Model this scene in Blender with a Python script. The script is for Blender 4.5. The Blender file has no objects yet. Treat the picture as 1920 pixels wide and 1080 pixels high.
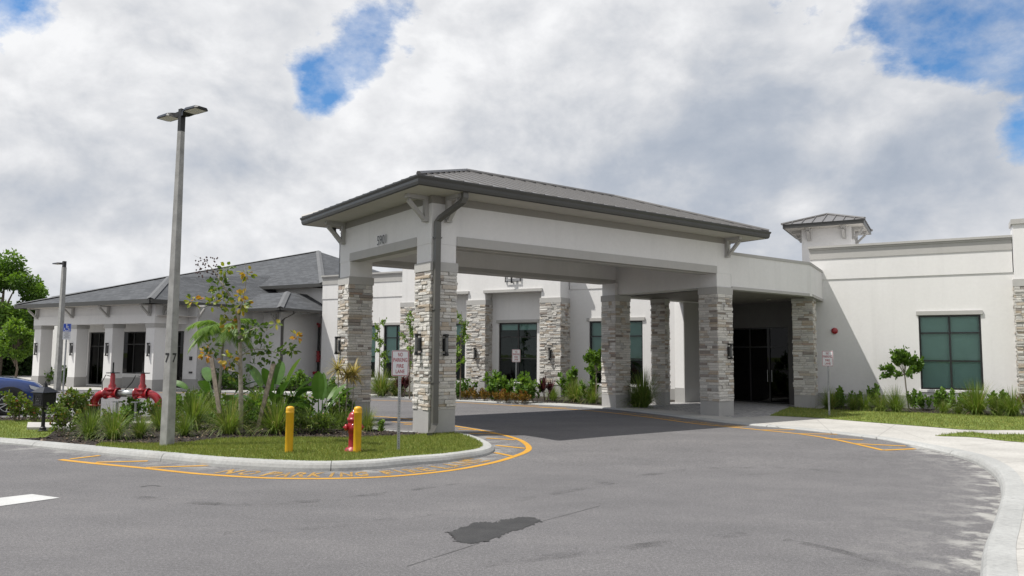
import bpy, bmesh, math, random
from math import sin, cos, pi, radians, sqrt, atan2, hypot
from mathutils import Vector, Matrix
from mathutils.geometry import tessellate_polygon
random.seed(7)
SC = bpy.context.scene
COL = SC.collection
V3 = Vector

# ------------------------------------------------------------------ camera
F_PX, PITCH, ROLL, EYE = 1442.6, .0869, .0071, 2.1
FW = V3((0, cos(PITCH), sin(PITCH))); UPV = V3((0, -sin(PITCH), cos(PITCH))); RT = V3((1, 0, 0)); CAM = V3((0, 0, EYE))
def ray(px, py):
    a, b = px-960, py-540
    dx = a*cos(ROLL)+b*sin(ROLL); dy = -a*sin(ROLL)+b*cos(ROLL)
    return RT*(dx/F_PX)-UPV*(dy/F_PX)+FW
def G(px, py, z=0.):          # survey helper: ground point seen at a spot of the photo
    d = ray(px, py); return CAM+d*((z-EYE)/d.z)
def D(px, py, y):             # survey helper: point at depth y
    d = ray(px, py); return CAM+d*(y/d.y)
cam = bpy.data.cameras.new('camera'); camo = bpy.data.objects.new('camera', cam); COL.objects.link(camo)
r2, u2 = RT*cos(ROLL)-UPV*sin(ROLL)*-1, UPV*cos(ROLL)-RT*sin(ROLL)
r2 = RT*cos(ROLL)+UPV*sin(ROLL)
m = Matrix((r2, u2, -FW)).transposed().to_4x4(); m.translation = CAM
camo.matrix_world = m
cam.sensor_width = 36; cam.lens = 36*F_PX/1920; cam.clip_end = 3000; cam.clip_start = .1
SC.camera = camo

def az(a): a = radians(a); return V3((sin(a), cos(a), 0))
Z = V3((0, 0, 1))
U, W_ = az(53.8), az(-36.2)          # canopy axes: along it, across it
N0 = V3((-2.03, 19.11, 0))
FD, FN = az(119.5), az(29.5)         # facade axes: along it to the right, into the building
F0 = V3((12.77, 31.53, 0))
def pt(a, b, z=0): return N0+U*a+W_*b+Z*z
def fp(s, n, z=0): return F0+FD*s+FN*n+Z*z
def sstep(a, b, x):
    t = min(1, max(0, (x-a)/(b-a))); return t*t*(3-2*t)
def gz(y): return .11*sstep(14.2, 19.5, y)
def GR(px, py):              # the same on the road, which rises gently towards the building
    z = 0.
    for _ in range(6): z = gz(G(px, py, z).y)
    return G(px, py, z)

# ------------------------------------------------------------------ mesh helper
class MB:
    def __init__(s): s.v = []; s.f = []; s.m = []; s.t = []
    def add(s, vs, fs, mi=0, tone=.5):
        k = len(s.v); s.v += [tuple(p) for p in vs]
        for f in fs: s.f.append(tuple(i+k for i in f)); s.m.append(mi); s.t.append(tone)
        return s
    def para(s, p, a, b, c, mi=0, tone=.5):
        p = V3(p); q = [p, p+a, p+a+b, p+b, p+c, p+a+c, p+a+b+c, p+b+c]
        return s.add(q, [(0,3,2,1),(4,5,6,7),(0,1,5,4),(1,2,6,5),(2,3,7,6),(3,0,4,7)] if a.cross(b).dot(c) > 0 else
                     [(0,1,2,3),(4,7,6,5),(0,4,5,1),(1,5,6,2),(2,6,7,3),(3,7,4,0)], mi, tone)
    def pbox(s, a0, a1, b0, b1, z0, z1, mi=0, tone=.5):   # in the canopy's axes
        return s.para(pt(a0, b0, z0), U*(a1-a0), W_*(b1-b0), Z*(z1-z0), mi, tone)
    def fbox(s, s0, s1, n0, n1, z0, z1, mi=0, tone=.5):   # in the facade's axes
        return s.para(fp(s0, n0, z0), FD*(s1-s0), FN*(n1-n0), Z*(z1-z0), mi, tone)
    def box(s, c, sx, sy, sz, ax=V3((1,0,0)), ay=V3((0,1,0)), az_=Z, mi=0, tone=.5):
        c = V3(c); return s.para(c-ax*sx/2-ay*sy/2-az_*sz/2, ax*sx, ay*sy, az_*sz, mi, tone)
    def tube(s, pts, rad, n=8, mi=0, tone=.5, cap=True, flat=None, rot=0):
        pts = [V3(p) for p in pts]; k = len(s.v); up = None
        if not hasattr(rad, '__len__'): rad = [rad]*len(pts)
        for i, p in enumerate(pts):
            d = (pts[min(i+1, len(pts)-1)]-pts[max(i-1, 0)]).normalized()
            if up is None: up = Z if abs(d.z) < .9 else V3((1, 0, 0))
            if flat is not None: up = flat
            x = d.cross(up)
            if x.length < 1e-4: x = d.orthogonal()
            x.normalize(); y = x.cross(d).normalized(); up = y if flat is None else flat
            for j in range(n):
                a = 2*pi*j/n+rot; s.v.append(tuple(p+(x*cos(a)+y*sin(a))*rad[i]))
        for i in range(len(pts)-1):
            for j in range(n):
                a, b = k+i*n+j, k+i*n+(j+1) % n
                s.f.append((a, b, b+n, a+n)); s.m.append(mi); s.t.append(tone)
        if cap:
            s.f.append(tuple(k+j for j in range(n))[::-1]); s.m.append(mi); s.t.append(tone)
            e = k+(len(pts)-1)*n; s.f.append(tuple(e+j for j in range(n))); s.m.append(mi); s.t.append(tone)
        return s
    def lathe(s, prof, n=20, o=V3((0,0,0)), ax=Z, mi=0, tone=.5):
        o = V3(o); x = ax.orthogonal().normalized(); y = ax.cross(x); k = len(s.v)
        for r, h in prof:
            for j in range(n):
                a = 2*pi*j/n; s.v.append(tuple(o+ax*h+(x*cos(a)+y*sin(a))*max(r, 1e-4)))
        for i in range(len(prof)-1):
            for j in range(n):
                a, b = k+i*n+j, k+i*n+(j+1) % n
                s.f.append((a, b, b+n, a+n)); s.m.append(mi); s.t.append(tone)
        return s
    def build(s, name, mats, parent=None, smooth=False, origin=None):
        o0 = parent['org'] if parent is not None and 'org' in parent else (origin or (0, 0, 0))
        o0 = V3(o0)
        me = bpy.data.meshes.new(name); me.from_pydata([tuple(V3(p)-o0) for p in s.v], [], s.f)
        for mt in (mats if isinstance(mats, (list, tuple)) else [mats]): me.materials.append(mt)
        me.polygons.foreach_set('material_index', s.m)
        at = me.attributes.new('tone', 'FLOAT', 'FACE'); at.data.foreach_set('value', s.t)
        if smooth: me.polygons.foreach_set('use_smooth', [True]*len(me.polygons))
        me.validate(); me.update()
        o = bpy.data.objects.new(name, me); COL.objects.link(o)
        if parent is not None: o.parent = parent; o['org'] = tuple(o0)
        else: o.location = o0
        return o
def thing(name, label, cat, loc=(0,0,0), group=None):
    o = bpy.data.objects.new(name, None); COL.objects.link(o); o.location = loc; o['org'] = tuple(loc)
    o.empty_display_size = .2
    return tag(o, label, cat, group)
def tag(o, label, cat, group=None):
    o['label'] = label; o['category'] = cat
    if group: o['group'] = group
    return o
def struct(o, kind='structure'): o['kind'] = kind; return o
def dup(root, loc, rz=0, sc=1, label=None, szz=None):
    r = root.copy(); COL.objects.link(r); r.location = loc; r.rotation_euler = (0, 0, rz); r.scale = (sc, sc, szz or sc)
    if label: r['label'] = label
    kids = [c for c in root.children]
    for ch in kids:
        c = ch.copy(); COL.objects.link(c); c.parent = r
        for g_ in ch.children:
            d = g_.copy(); COL.objects.link(d); d.parent = c
    return r

# ------------------------------------------------------------------ materials
def nt_of(name):
    mt = bpy.data.materials.new(name); mt.use_nodes = True; nt = mt.node_tree; nt.nodes.clear()
    out = nt.nodes.new('ShaderNodeOutputMaterial'); b = nt.nodes.new('ShaderNodeBsdfPrincipled')
    nt.links.new(b.outputs[0], out.inputs[0]); return mt, nt, b, out
def nd(nt, t, **kw):
    n = nt.nodes.new(t)
    for k, v in kw.items():
        if k in n.inputs.keys() if isinstance(k, str) else False: n.inputs[k].default_value = v
        else: setattr(n, k, v)
    return n
def noise(nt, vec, scale, detail=4, rough=.55):
    n = nt.nodes.new('ShaderNodeTexNoise'); n.inputs['Scale'].default_value = scale; n.inputs['Detail'].default_value = detail
    n.inputs['Roughness'].default_value = rough
    if vec is not None: nt.links.new(vec, n.inputs['Vector'])
    return n.outputs[0]
def ramp(nt, fac, stops):
    r = nt.nodes.new('ShaderNodeValToRGB'); nt.links.new(fac, r.inputs[0]); e = r.color_ramp.elements
    while len(e) < len(stops): e.new(.5)
    for i, (p, c) in enumerate(stops):
        e[i].position = p; e[i].color = (c, c, c, 1) if not hasattr(c, '__len__') else (*c[:3], 1)
    return r.outputs[0]
def mixc(nt, fac, a, b, mode='MIX'):
    n = nt.nodes.new('ShaderNodeMix'); n.data_type = 'RGBA'; n.blend_type = mode
    for i, x in ((0, fac), (6, a), (7, b)):
        if hasattr(x, 'is_linked'): nt.links.new(x, n.inputs[i])
        elif i == 0: n.inputs[0].default_value = x
        else: n.inputs[i].default_value = (*x[:3], 1)
    return n.outputs[2]
def math_(nt, op, a, b=None):
    n = nt.nodes.new('ShaderNodeMath'); n.operation = op
    for i, x in enumerate((a, b)):
        if x is None: continue
        if hasattr(x, 'is_linked'): nt.links.new(x, n.inputs[i])
        else: n.inputs[i].default_value = x
    return n.outputs[0]
def bump(nt, b, h, st, dist=.01):
    n = nt.nodes.new('ShaderNodeBump'); n.inputs['Strength'].default_value = st; n.inputs['Distance'].default_value = dist
    nt.links.new(h, n.inputs['Height']); nt.links.new(n.outputs[0], b.inputs['Normal'])
def coords(nt, world=True):
    if world: return nt.nodes.new('ShaderNodeNewGeometry').outputs['Position']
    return nt.nodes.new('ShaderNodeTexCoord').outputs['Object']
def simple(name, c, rough=.7, metal=0, var=.12, sc=3., bsc=60., bst=.15, spec=None, world=True, coat=0):
    mt, nt, b, _ = nt_of(name); p = coords(nt, world)
    n1 = noise(nt, p, sc, 5); d = tuple(x*(1-var) for x in c); l = tuple(min(1, x*(1+var*.6)) for x in c)
    nt.links.new(ramp(nt, n1, [(.3, d), (.7, l)]), b.inputs['Base Color'])
    b.inputs['Roughness'].default_value = rough; b.inputs['Metallic'].default_value = metal
    if spec is not None: b.inputs['Specular IOR Level'].default_value = spec
    if coat: b.inputs['Coat Weight'].default_value = coat; b.inputs['Coat Roughness'].default_value = .05
    if bst: bump(nt, b, noise(nt, p, bsc, 3), bst, .004)
    return mt
M = {}
def stucco(name, c):
    mt, nt, b, _ = nt_of(name); p = coords(nt)
    mp = nt.nodes.new('ShaderNodeMapping'); mp.inputs['Scale'].default_value = (1, 1, .35); nt.links.new(p, mp.inputs[0])
    n1 = noise(nt, mp.outputs[0], .9, 5, .6); n2 = noise(nt, p, 9, 4)
    a = ramp(nt, n1, [(.25, tuple(x*.93 for x in c)), (.7, c)])
    a = mixc(nt, .5, a, ramp(nt, n2, [(.3, .92), (.7, 1.)]), 'MULTIPLY')
    nt.links.new(a, b.inputs['Base Color']); st_ = nt.nodes.new('ShaderNodeMapping'); st_.inputs['Scale'].default_value = (5, 5, .18); nt.links.new(p, st_.inputs[0])
    a = mixc(nt, .5, a, ramp(nt, noise(nt, st_.outputs[0], .45, 5, .6), [(.30, .90), (.45, 1.)]), 'MULTIPLY'); nt.links.new(a, b.inputs['Base Color'])
    b.inputs['Roughness'].default_value = .9; b.inputs['Specular IOR Level'].default_value = .25
    bump(nt, b, noise(nt, p, 45, 4, .7), .45, .01); return mt
M['white'] = stucco('white_stucco', (.70, .692, .687))
M['grey'] = stucco('grey_painted_stucco', (.355, .35, .342))
M['band'] = stucco('light_grey_trim', (.42, .412, .398))
M['taupe'] = stucco('taupe_trim', (.28, .268, .245))
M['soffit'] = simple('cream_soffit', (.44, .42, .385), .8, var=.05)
M['bronze'] = simple('dark_bronze_metal', (.048, .048, .046), .45, .1, var=.1, bst=.03)
M['downspout'] = simple('bronze_grey_downspout', (.10, .098, .09), .45, .1, var=.1, bst=.03)
M['black'] = simple('black_metal', (.012, .012, .013), .4, .2, var=.2, bst=.03)
M['dark'] = simple('dark_room', (.03, .03, .032), .9, var=.2)
M['frame'] = simple('black_window_frame', (.016, .016, .017), .35, .2, var=.15, bst=0)
M['galv'] = simple('galvanised_steel', (.36, .37, .38), .45, .7, var=.25, sc=12)
M['concrete_pole'] = simple('concrete_pole', (.29, .29, .28), .85, var=.25, sc=5, bsc=90, bst=.3)
M['red'] = simple('red_enamel', (.30, .007, .014), .3, var=.2, sc=9, bst=.06, coat=.4)
M['red_faded'] = simple('faded_red_paint', (.30, .014, .024), .42, var=.25, sc=11, bst=.08)
M['yellow_post'] = simple('yellow_plastic', (.62, .345, .012), .45, var=.12, sc=7, bst=.04)
M['sign_white'] = simple('sign_white', (.60, .61, .63), .35, var=.04, bst=0)
M['sign_red'] = simple('sign_red', (.30, .014, .028), .5, var=.1, bst=0)
M['sign_blue'] = simple('sign_blue', (.02, .07, .42), .4, var=.05, bst=0)
M['text_grey'] = simple('sign_grey_text', (.22, .22, .24), .6, bst=0)
M['wood'] = simple('grey_weathered_wood', (.24, .20, .16), .9, var=.35, sc=14, bsc=50, bst=.3)
M['lens'] = simple('lamp_lens', (.62, .60, .50), .3, var=.1, bst=0)
M['blind'] = simple('roller_blind', (.60, .65, .64), .9, var=.06, bst=0)
M['rubber'] = simple('tyre_rubber', (.015, .015, .015), .8, bst=0)
M['alloy'] = simple('alloy_wheel', (.55, .56, .58), .3, .8, bst=0)
M['car_blue'] = simple('metallic_blue_paint', (.005, .032, .16), .35, .2, var=.05, bst=0, coat=1)
M['car_plastic'] = simple('black_car_plastic', (.02, .02, .021), .6, bst=0)
M['car_glass'] = simple('dark_car_glass', (.012, .014, .016), .05, bst=0)
M['headlight'] = simple('headlight_lens', (.6, .62, .65), .08, bst=0, coat=1)
M['trunk'] = simple('grey_brown_bark', (.17, .135, .105), .95, var=.4, sc=10, bsc=40, bst=.5, world=False)
M['trunk_pale'] = simple('pale_bark', (.30, .27, .225), .95, var=.35, sc=14, bsc=40, bst=.4, world=False)
M['pvc'] = simple('blue_green_pipe', (.25, .33, .35), .5, bst=0)

def leafmat(name, stops, transl=.35, rough=.5):
    mt, nt, b, out = nt_of(name)
    a = nt.nodes.new('ShaderNodeAttribute'); a.attribute_name = 'tone'
    oi = nt.nodes.new('ShaderNodeObjectInfo')
    f = math_(nt, 'ADD', a.outputs['Fac'], math_(nt, 'MULTIPLY', math_(nt, 'SUBTRACT', oi.outputs['Random'], .5), .16))
    c = ramp(nt, f, stops)
    n = noise(nt, coords(nt), 9, 3); c = mixc(nt, .6, c, ramp(nt, n, [(.3, .75), (.7, 1.1)]), 'MULTIPLY')
    nt.links.new(c, b.inputs['Base Color']); b.inputs['Roughness'].default_value = rough; b.inputs['Specular IOR Level'].default_value = .35
    t = nt.nodes.new('ShaderNodeBsdfTranslucent'); nt.links.new(mixc(nt, 1, c, (1.25, 1.3, .6), 'MULTIPLY'), t.inputs[0])
    mx = nt.nodes.new('ShaderNodeMixShader'); mx.inputs[0].default_value = transl
    nt.links.new(b.outputs[0], mx.inputs[1]); nt.links.new(t.outputs[0], mx.inputs[2]); nt.links.new(mx.outputs[0], out.inputs[0])
    return mt
M['lawn_blade'] = leafmat('lawn_grass', [(.0, (.12, .155, .032)), (.5, (.185, .23, .046)), (1, (.36, .33, .11))], .3, .7)
M['grass_leaf'] = leafmat('ornamental_grass', [(0, (.07, .115, .022)), (.5, (.135, .205, .038)), (.85, (.24, .28, .075)), (1, (.40, .33, .17))])
M['shrub_leaf'] = leafmat('shrub_leaf', [(0, (.05, .105, .018)), (.5, (.115, .215, .034)), (1, (.25, .36, .07))])
M['coco_leaf'] = leafmat('cocoplum_leaf', [(0, (.06, .105, .02)), (.5, (.125, .185, .03)), (.8, (.21, .22, .04)), (1, (.26, .10, .05))])
M['croton_leaf'] = leafmat('croton_leaf', [(0, (.07, .075, .015)), (.35, (.20, .13, .02)), (.7, (.30, .14, .03)), (1, (.22, .05, .03))])
M['ti_leaf'] = leafmat('ti_leaf', [(0, (.03, .012, .014)), (.6, (.07, .016, .022)), (1, (.16, .03, .04))], .25, .4)
M['paddle_leaf'] = leafmat('paddle_leaf', [(0, (.035, .085, .02)), (.5, (.075, .155, .032)), (1, (.17, .27, .07))], .25, .35)
M['palm_leaf'] = leafmat('palm_leaf', [(0, (.06, .12, .018)), (.5, (.12, .22, .03)), (1, (.25, .35, .06))], .4)
M['autumn_leaf'] = leafmat('mixed_leaf', [(0, (.04, .075, .016)), (.3, (.085, .15, .025)), (.55, (.28, .30, .035)), (.8, (.46, .22, .035)), (1, (.30, .08, .04))], .35)
M['light_leaf'] = leafmat('light_green_leaf', [(0, (.07, .14, .02)), (.5, (.14, .24, .03)), (1, (.26, .36, .06))], .4)
M['dracaena_leaf'] = leafmat('dracaena_leaf', [(0, (.20, .20, .05)), (.5, (.42, .35, .12)), (1, (.50, .34, .16))], .3)
M['tree_leaf'] = leafmat('tree_leaf', [(0, (.045, .10, .014)), (.5, (.10, .19, .024)), (1, (.21, .33, .04))], .4)
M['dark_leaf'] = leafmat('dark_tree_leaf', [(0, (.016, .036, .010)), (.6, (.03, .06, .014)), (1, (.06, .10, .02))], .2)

def m_stone():
    mt, nt, b, _ = nt_of('ledge_stone'); p = coords(nt)
    a = nt.nodes.new('ShaderNodeAttribute'); a.attribute_name = 'tone'
    r = ramp(nt, a.outputs['Fac'], [(0, (.31, .30, .285)), (.12, (.25, .215, .19)), (.2, (.40, .39, .37)), (.32, (.53, .51, .475)), (.55, (.63, .61, .575)), (.7, (.43, .422, .405)), (.8, (.41, .345, .27)), (.88, (.53, .485, .425)), (1, (.34, .255, .205))])
    mp = nt.nodes.new('ShaderNodeMapping'); mp.inputs['Scale'].default_value = (1, 1, 3); nt.links.new(p, mp.inputs[0])
    n = noise(nt, mp.outputs[0], 13, 7, .72)
    c = mixc(nt, .9, r, ramp(nt, n, [(.25, (.55, .51, .48)), (.48, .97), (.75, 1.15)]), 'MULTIPLY')
    nt.links.new(c, b.inputs['Base Color']); b.inputs['Roughness'].default_value = .9
    bump(nt, b, noise(nt, mp.outputs[0], 28, 6, .7), .9, .02); return mt
M['stone'] = m_stone()
def m_asphalt():
    mt, nt, b, _ = nt_of('asphalt'); p = coords(nt)
    mp = nt.nodes.new('ShaderNodeMapping'); mp.inputs['Rotation'].default_value = (0, 0, radians(25)); mp.inputs['Scale'].default_value = (.6, 1.1, 1); nt.links.new(p, mp.inputs[0])
    big = noise(nt, mp.outputs[0], .8, 7, .62); mid = noise(nt, p, 5, 5, .6); fine = noise(nt, p, 75, 4, .85)
    vo = nt.nodes.new('ShaderNodeTexVoronoi'); vo.inputs['Scale'].default_value = 34; nt.links.new(p, vo.inputs['Vector'])
    c = ramp(nt, big, [(.3, (.112, .109, .112)), (.5, (.127, .123, .126)), (.72, (.145, .140, .142))])
    c = mixc(nt, .6, c, ramp(nt, mid, [(.3, .92), (.7, 1.06)]), 'MULTIPLY')
    gr = noise(nt, p, 27, 5, .9); c = mixc(nt, .75, c, ramp(nt, gr, [(.32, .55), (.5, .97), (.66, 1.6)]), 'MULTIPLY')
    c = mixc(nt, .8, c, ramp(nt, fine, [(.3, .38), (.5, .95), (.7, 1.9)]), 'MULTIPLY')
    c = mixc(nt, ramp(nt, vo.outputs['Distance'], [(.0, .5), (.16, 0.)]), c, (.27, .265, .26))
    a = nt.nodes.new('ShaderNodeAttribute'); a.attribute_name = 'dust'
    dn = noise(nt, p, 2.4, 8, .68)
    f = math_(nt, 'MULTIPLY', a.outputs['Fac'], ramp(nt, dn, [(.47, 0.), (.60, .9)]))
    c = mixc(nt, f, c, (.31, .305, .29)); nt.links.new(c, b.inputs['Base Color'])
    b.inputs['Roughness'].default_value = .92; b.inputs['Specular IOR Level'].default_value = .22
    bump(nt, b, fine, .5, .006); return mt
M['asphalt'] = m_asphalt()
def m_conc(name, c, st=.25):
    mt, nt, b, _ = nt_of(name); p = coords(nt)
    n1 = noise(nt, p, .7, 6, .65); n2 = noise(nt, p, 14, 5, .7); n3 = noise(nt, p, 130, 2)
    k = ramp(nt, n1, [(.3, tuple(x*.76 for x in c)), (.65, c)])
    k = mixc(nt, .7, k, ramp(nt, n2, [(.25, .70), (.6, 1.05)]), 'MULTIPLY'); k = mixc(nt, .5, k, ramp(nt, n3, [(.3, .82), (.7, 1.1)]), 'MULTIPLY')
    nt.links.new(k, b.inputs['Base Color']); b.inputs['Roughness'].default_value = .92; b.inputs['Specular IOR Level'].default_value = .25
    bump(nt, b, n3, st, .004); return mt
M['concrete'] = m_conc('pale_concrete', (.45, .437, .412))
M['kerb'] = m_conc('kerb_concrete', (.385, .388, .38), .35)
def m_paver():
    mt, nt, b, _ = nt_of('grey_pavers'); p = coords(nt)
    mp = nt.nodes.new('ShaderNodeMapping'); mp.inputs['Rotation'].default_value = (0, 0, radians(-36)); nt.links.new(p, mp.inputs[0])
    br = nt.nodes.new('ShaderNodeTexBrick'); nt.links.new(mp.outputs[0], br.inputs['Vector'])
    br.inputs['Scale'].default_value = 2.6; br.inputs['Color1'].default_value = (.24, .24, .25, 1); br.inputs['Color2'].default_value = (.40, .39, .38, 1); br.inputs['Mortar'].default_value = (.12, .115, .11, 1)
    br.inputs['Mortar Size'].default_value = .018
    c = mixc(nt, .6, br.outputs[0], ramp(nt, noise(nt, p, 6, 5), [(.3, .75), (.7, 1.15)]), 'MULTIPLY')
    nt.links.new(c, b.inputs['Base Color']); b.inputs['Roughness'].default_value = .85; return mt
M['paver'] = m_paver()
def m_mulch():
    mt, nt, b, _ = nt_of('brown_mulch'); p = coords(nt)
    n = noise(nt, p, 38, 6, .8)
    nt.links.new(ramp(nt, n, [(.3, (.008, .006, .005)), (.5, (.025, .018, .014)), (.68, (.075, .052, .04)), (.8, (.16, .12, .09))]), b.inputs['Base Color'])
    b.inputs['Roughness'].default_value = 1; bump(nt, b, n, 1, .05); return mt
M['mulch'] = m_mulch()
def m_soil():
    mt, nt, b, _ = nt_of('lawn_ground'); p = coords(nt)
    n = noise(nt, p, 1.3, 5, .6); n2 = noise(nt, p, 60, 4, .7)
    c = ramp(nt, n, [(.3, (.11, .155, .025)), (.55, (.17, .225, .035)), (.75, (.25, .27, .06))])
    c = mixc(nt, .8, c, ramp(nt, n2, [(.3, .5), (.7, 1.25)]), 'MULTIPLY')
    nt.links.new(c, b.inputs['Base Color']); b.inputs['Roughness'].default_value = 1; bump(nt, b, n2, 1, .03); return mt
M['lawn'] = m_soil()
def m_paint(name, c, wear=(.42, .5)):
    mt, nt, b, out = nt_of(name); p = coords(nt)
    n = noise(nt, p, 55, 5, .75); n1 = noise(nt, p, 2.2, 4)
    cc = mixc(nt, .5, c, ramp(nt, n1, [(.3, .78), (.7, 1.08)]), 'MULTIPLY'); cc = mixc(nt, .6, cc, ramp(nt, n, [(.3, .7), (.6, 1.05)]), 'MULTIPLY')
    nt.links.new(cc, b.inputs['Base Color']); b.inputs['Roughness'].default_value = .8
    w = math_(nt, 'ADD', n, math_(nt, 'MULTIPLY', math_(nt, 'SUBTRACT', n1, .5), .35))
    al = ramp(nt, w, [(wear[0]-.08, 0.), (wear[0], 1.)])
    nt.links.new(al, b.inputs['Alpha']); return mt
M['yellow'] = m_paint('yellow_road_paint', (.50, .255, .022), (.36, .4))
M['yellow_worn'] = m_paint('worn_yellow_road_paint', (.40, .23, .05), (.505, .5))
M['white_paint'] = m_paint('white_road_paint', (.47, .47, .465), (.30, .4))
def m_oil():
    mt, nt, b, _ = nt_of('fresh_asphalt_patch'); p = coords(nt); n = noise(nt, p, 150, 3, .7); n1 = noise(nt, p, 4, 4)
    c = mixc(nt, .8, ramp(nt, n1, [(.3, (.024, .0235, .024)), (.7, (.042, .041, .041))]), ramp(nt, n, [(.3, .55), (.5, .95), (.72, 1.9)]), 'MULTIPLY')
    nt.links.new(c, b.inputs['Base Color']); b.inputs['Roughness'].default_value = .75; bump(nt, b, n, .8, .006); return mt
M['patch'] = m_oil()
def m_shingle():
    mt, nt, b, _ = nt_of('grey_shingles')
    tc = nt.nodes.new('ShaderNodeUVMap'); br = nt.nodes.new('ShaderNodeTexBrick'); nt.links.new(tc.outputs[0], br.inputs['Vector'])
    br.inputs['Scale'].default_value = 1; br.inputs['Brick Width'].default_value = .42; br.inputs['Row Height'].default_value = .19
    br.inputs['Mortar Size'].default_value = .012; br.inputs['Bias'].default_value = -.1
    br.inputs['Color1'].default_value = (.050, .053, .059, 1); br.inputs['Color2'].default_value = (.088, .093, .101, 1); br.inputs['Mortar'].default_value = (.035, .037, .04, 1)
    p = coords(nt); c = mixc(nt, .6, br.outputs[0], ramp(nt, noise(nt, p, 2.5, 6, .7), [(.3, .86), (.7, 1.08)]), 'MULTIPLY')
    c = mixc(nt, .4, c, ramp(nt, noise(nt, p, 70, 2), [(.3, .6), (.7, 1.3)]), 'MULTIPLY')
    nt.links.new(c, b.inputs['Base Color']); b.inputs['Roughness'].default_value = .95; bump(nt, b, br.outputs['Fac'], -.4, .02); return mt
M['shingle'] = m_shingle()
M['ridge'] = simple('grey_ridge_cap', (.115, .118, .123), .95, var=.15)
M['metal_roof'] = simple('brown_grey_metal_roof', (.165, .16, .158), .48, .12, var=.06, bst=.02)
def m_glass():
    mt, nt, b, out = nt_of('tinted_window_glass'); nt.nodes.remove(b)
    t = nt.nodes.new('ShaderNodeBsdfTransparent'); t.inputs[0].default_value = (.56, .72, .69, 1)
    g = nt.nodes.new('ShaderNodeBsdfGlossy'); g.inputs['Roughness'].default_value = .01; g.inputs[0].default_value = (.85, .95, .93, 1)
    p = coords(nt); bn = nt.nodes.new('ShaderNodeBump'); bn.inputs['Strength'].default_value = .04; bn.inputs['Distance'].default_value = .02
    nt.links.new(noise(nt, p, 2.2, 2), bn.inputs['Height']); nt.links.new(bn.outputs[0], g.inputs['Normal'])
    fr = nt.nodes.new('ShaderNodeFresnel'); fr.inputs['IOR'].default_value = 1.43
    mx = nt.nodes.new('ShaderNodeMixShader'); nt.links.new(fr.outputs[0], mx.inputs[0])
    nt.links.new(t.outputs[0], mx.inputs[1]); nt.links.new(g.outputs[0], mx.inputs[2]); nt.links.new(mx.outputs[0], out.inputs[0]); return mt
M['glass'] = m_glass()
def m_darkglass():
    mt, nt, b, out = nt_of('dark_door_glass'); nt.nodes.remove(b)
    t = nt.nodes.new('ShaderNodeBsdfTransparent'); t.inputs[0].default_value = (.07, .08, .08, 1)
    g = nt.nodes.new('ShaderNodeBsdfGlossy'); g.inputs['Roughness'].default_value = .01
    fr = nt.nodes.new('ShaderNodeFresnel'); fr.inputs['IOR'].default_value = 1.3
    mx = nt.nodes.new('ShaderNodeMixShader'); nt.links.new(fr.outputs[0], mx.inputs[0])
    nt.links.new(t.outputs[0], mx.inputs[1]); nt.links.new(g.outputs[0], mx.inputs[2]); nt.links.new(mx.outputs[0], out.inputs[0]); return mt
M['door_glass'] = m_darkglass()

# ------------------------------------------------------------------ text helper
def text_shape(txt, font_bold=0.):
    c = bpy.data.curves.new('t', 'FONT'); c.body = txt; c.size = 1; c.resolution_u = 3; c.offset = font_bold
    o = bpy.data.objects.new('t', c); COL.objects.link(o); bpy.context.view_layer.update()
    me = bpy.data.meshes.new_from_object(o.evaluated_get(bpy.context.evaluated_depsgraph_get()))
    vs = [v.co.copy() for v in me.vertices]; fs = [tuple(p.vertices) for p in me.polygons]
    bpy.data.objects.remove(o); bpy.data.curves.remove(c); bpy.data.meshes.remove(me)
    x0 = min(v.x for v in vs); x1 = max(v.x for v in vs); y0 = min(v.y for v in vs); y1 = max(v.y for v in vs)
    return [((v.x-x0)/(x1-x0), (v.y-y0)/(y1-y0)) for v in vs], fs
def put_text(mb, txt, o, r, up, w, h, mi=0, bold=0., fn=None):   # o = lower left corner
    vs, fs = text_shape(txt, bold); pts = [V3(o)+r*(x*w)+up*(y*h) for x, y in vs]
    if fn: pts = [fn(p) for p in pts]
    nrm = r.cross(up)
    ff = []
    for f in fs:
        a, b, c = pts[f[0]], pts[f[1]], pts[f[2]]
        ff.append(f if (b-a).cross(c-a).dot(nrm) > 0 else f[::-1])
    mb.add(pts, ff, mi)
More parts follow.
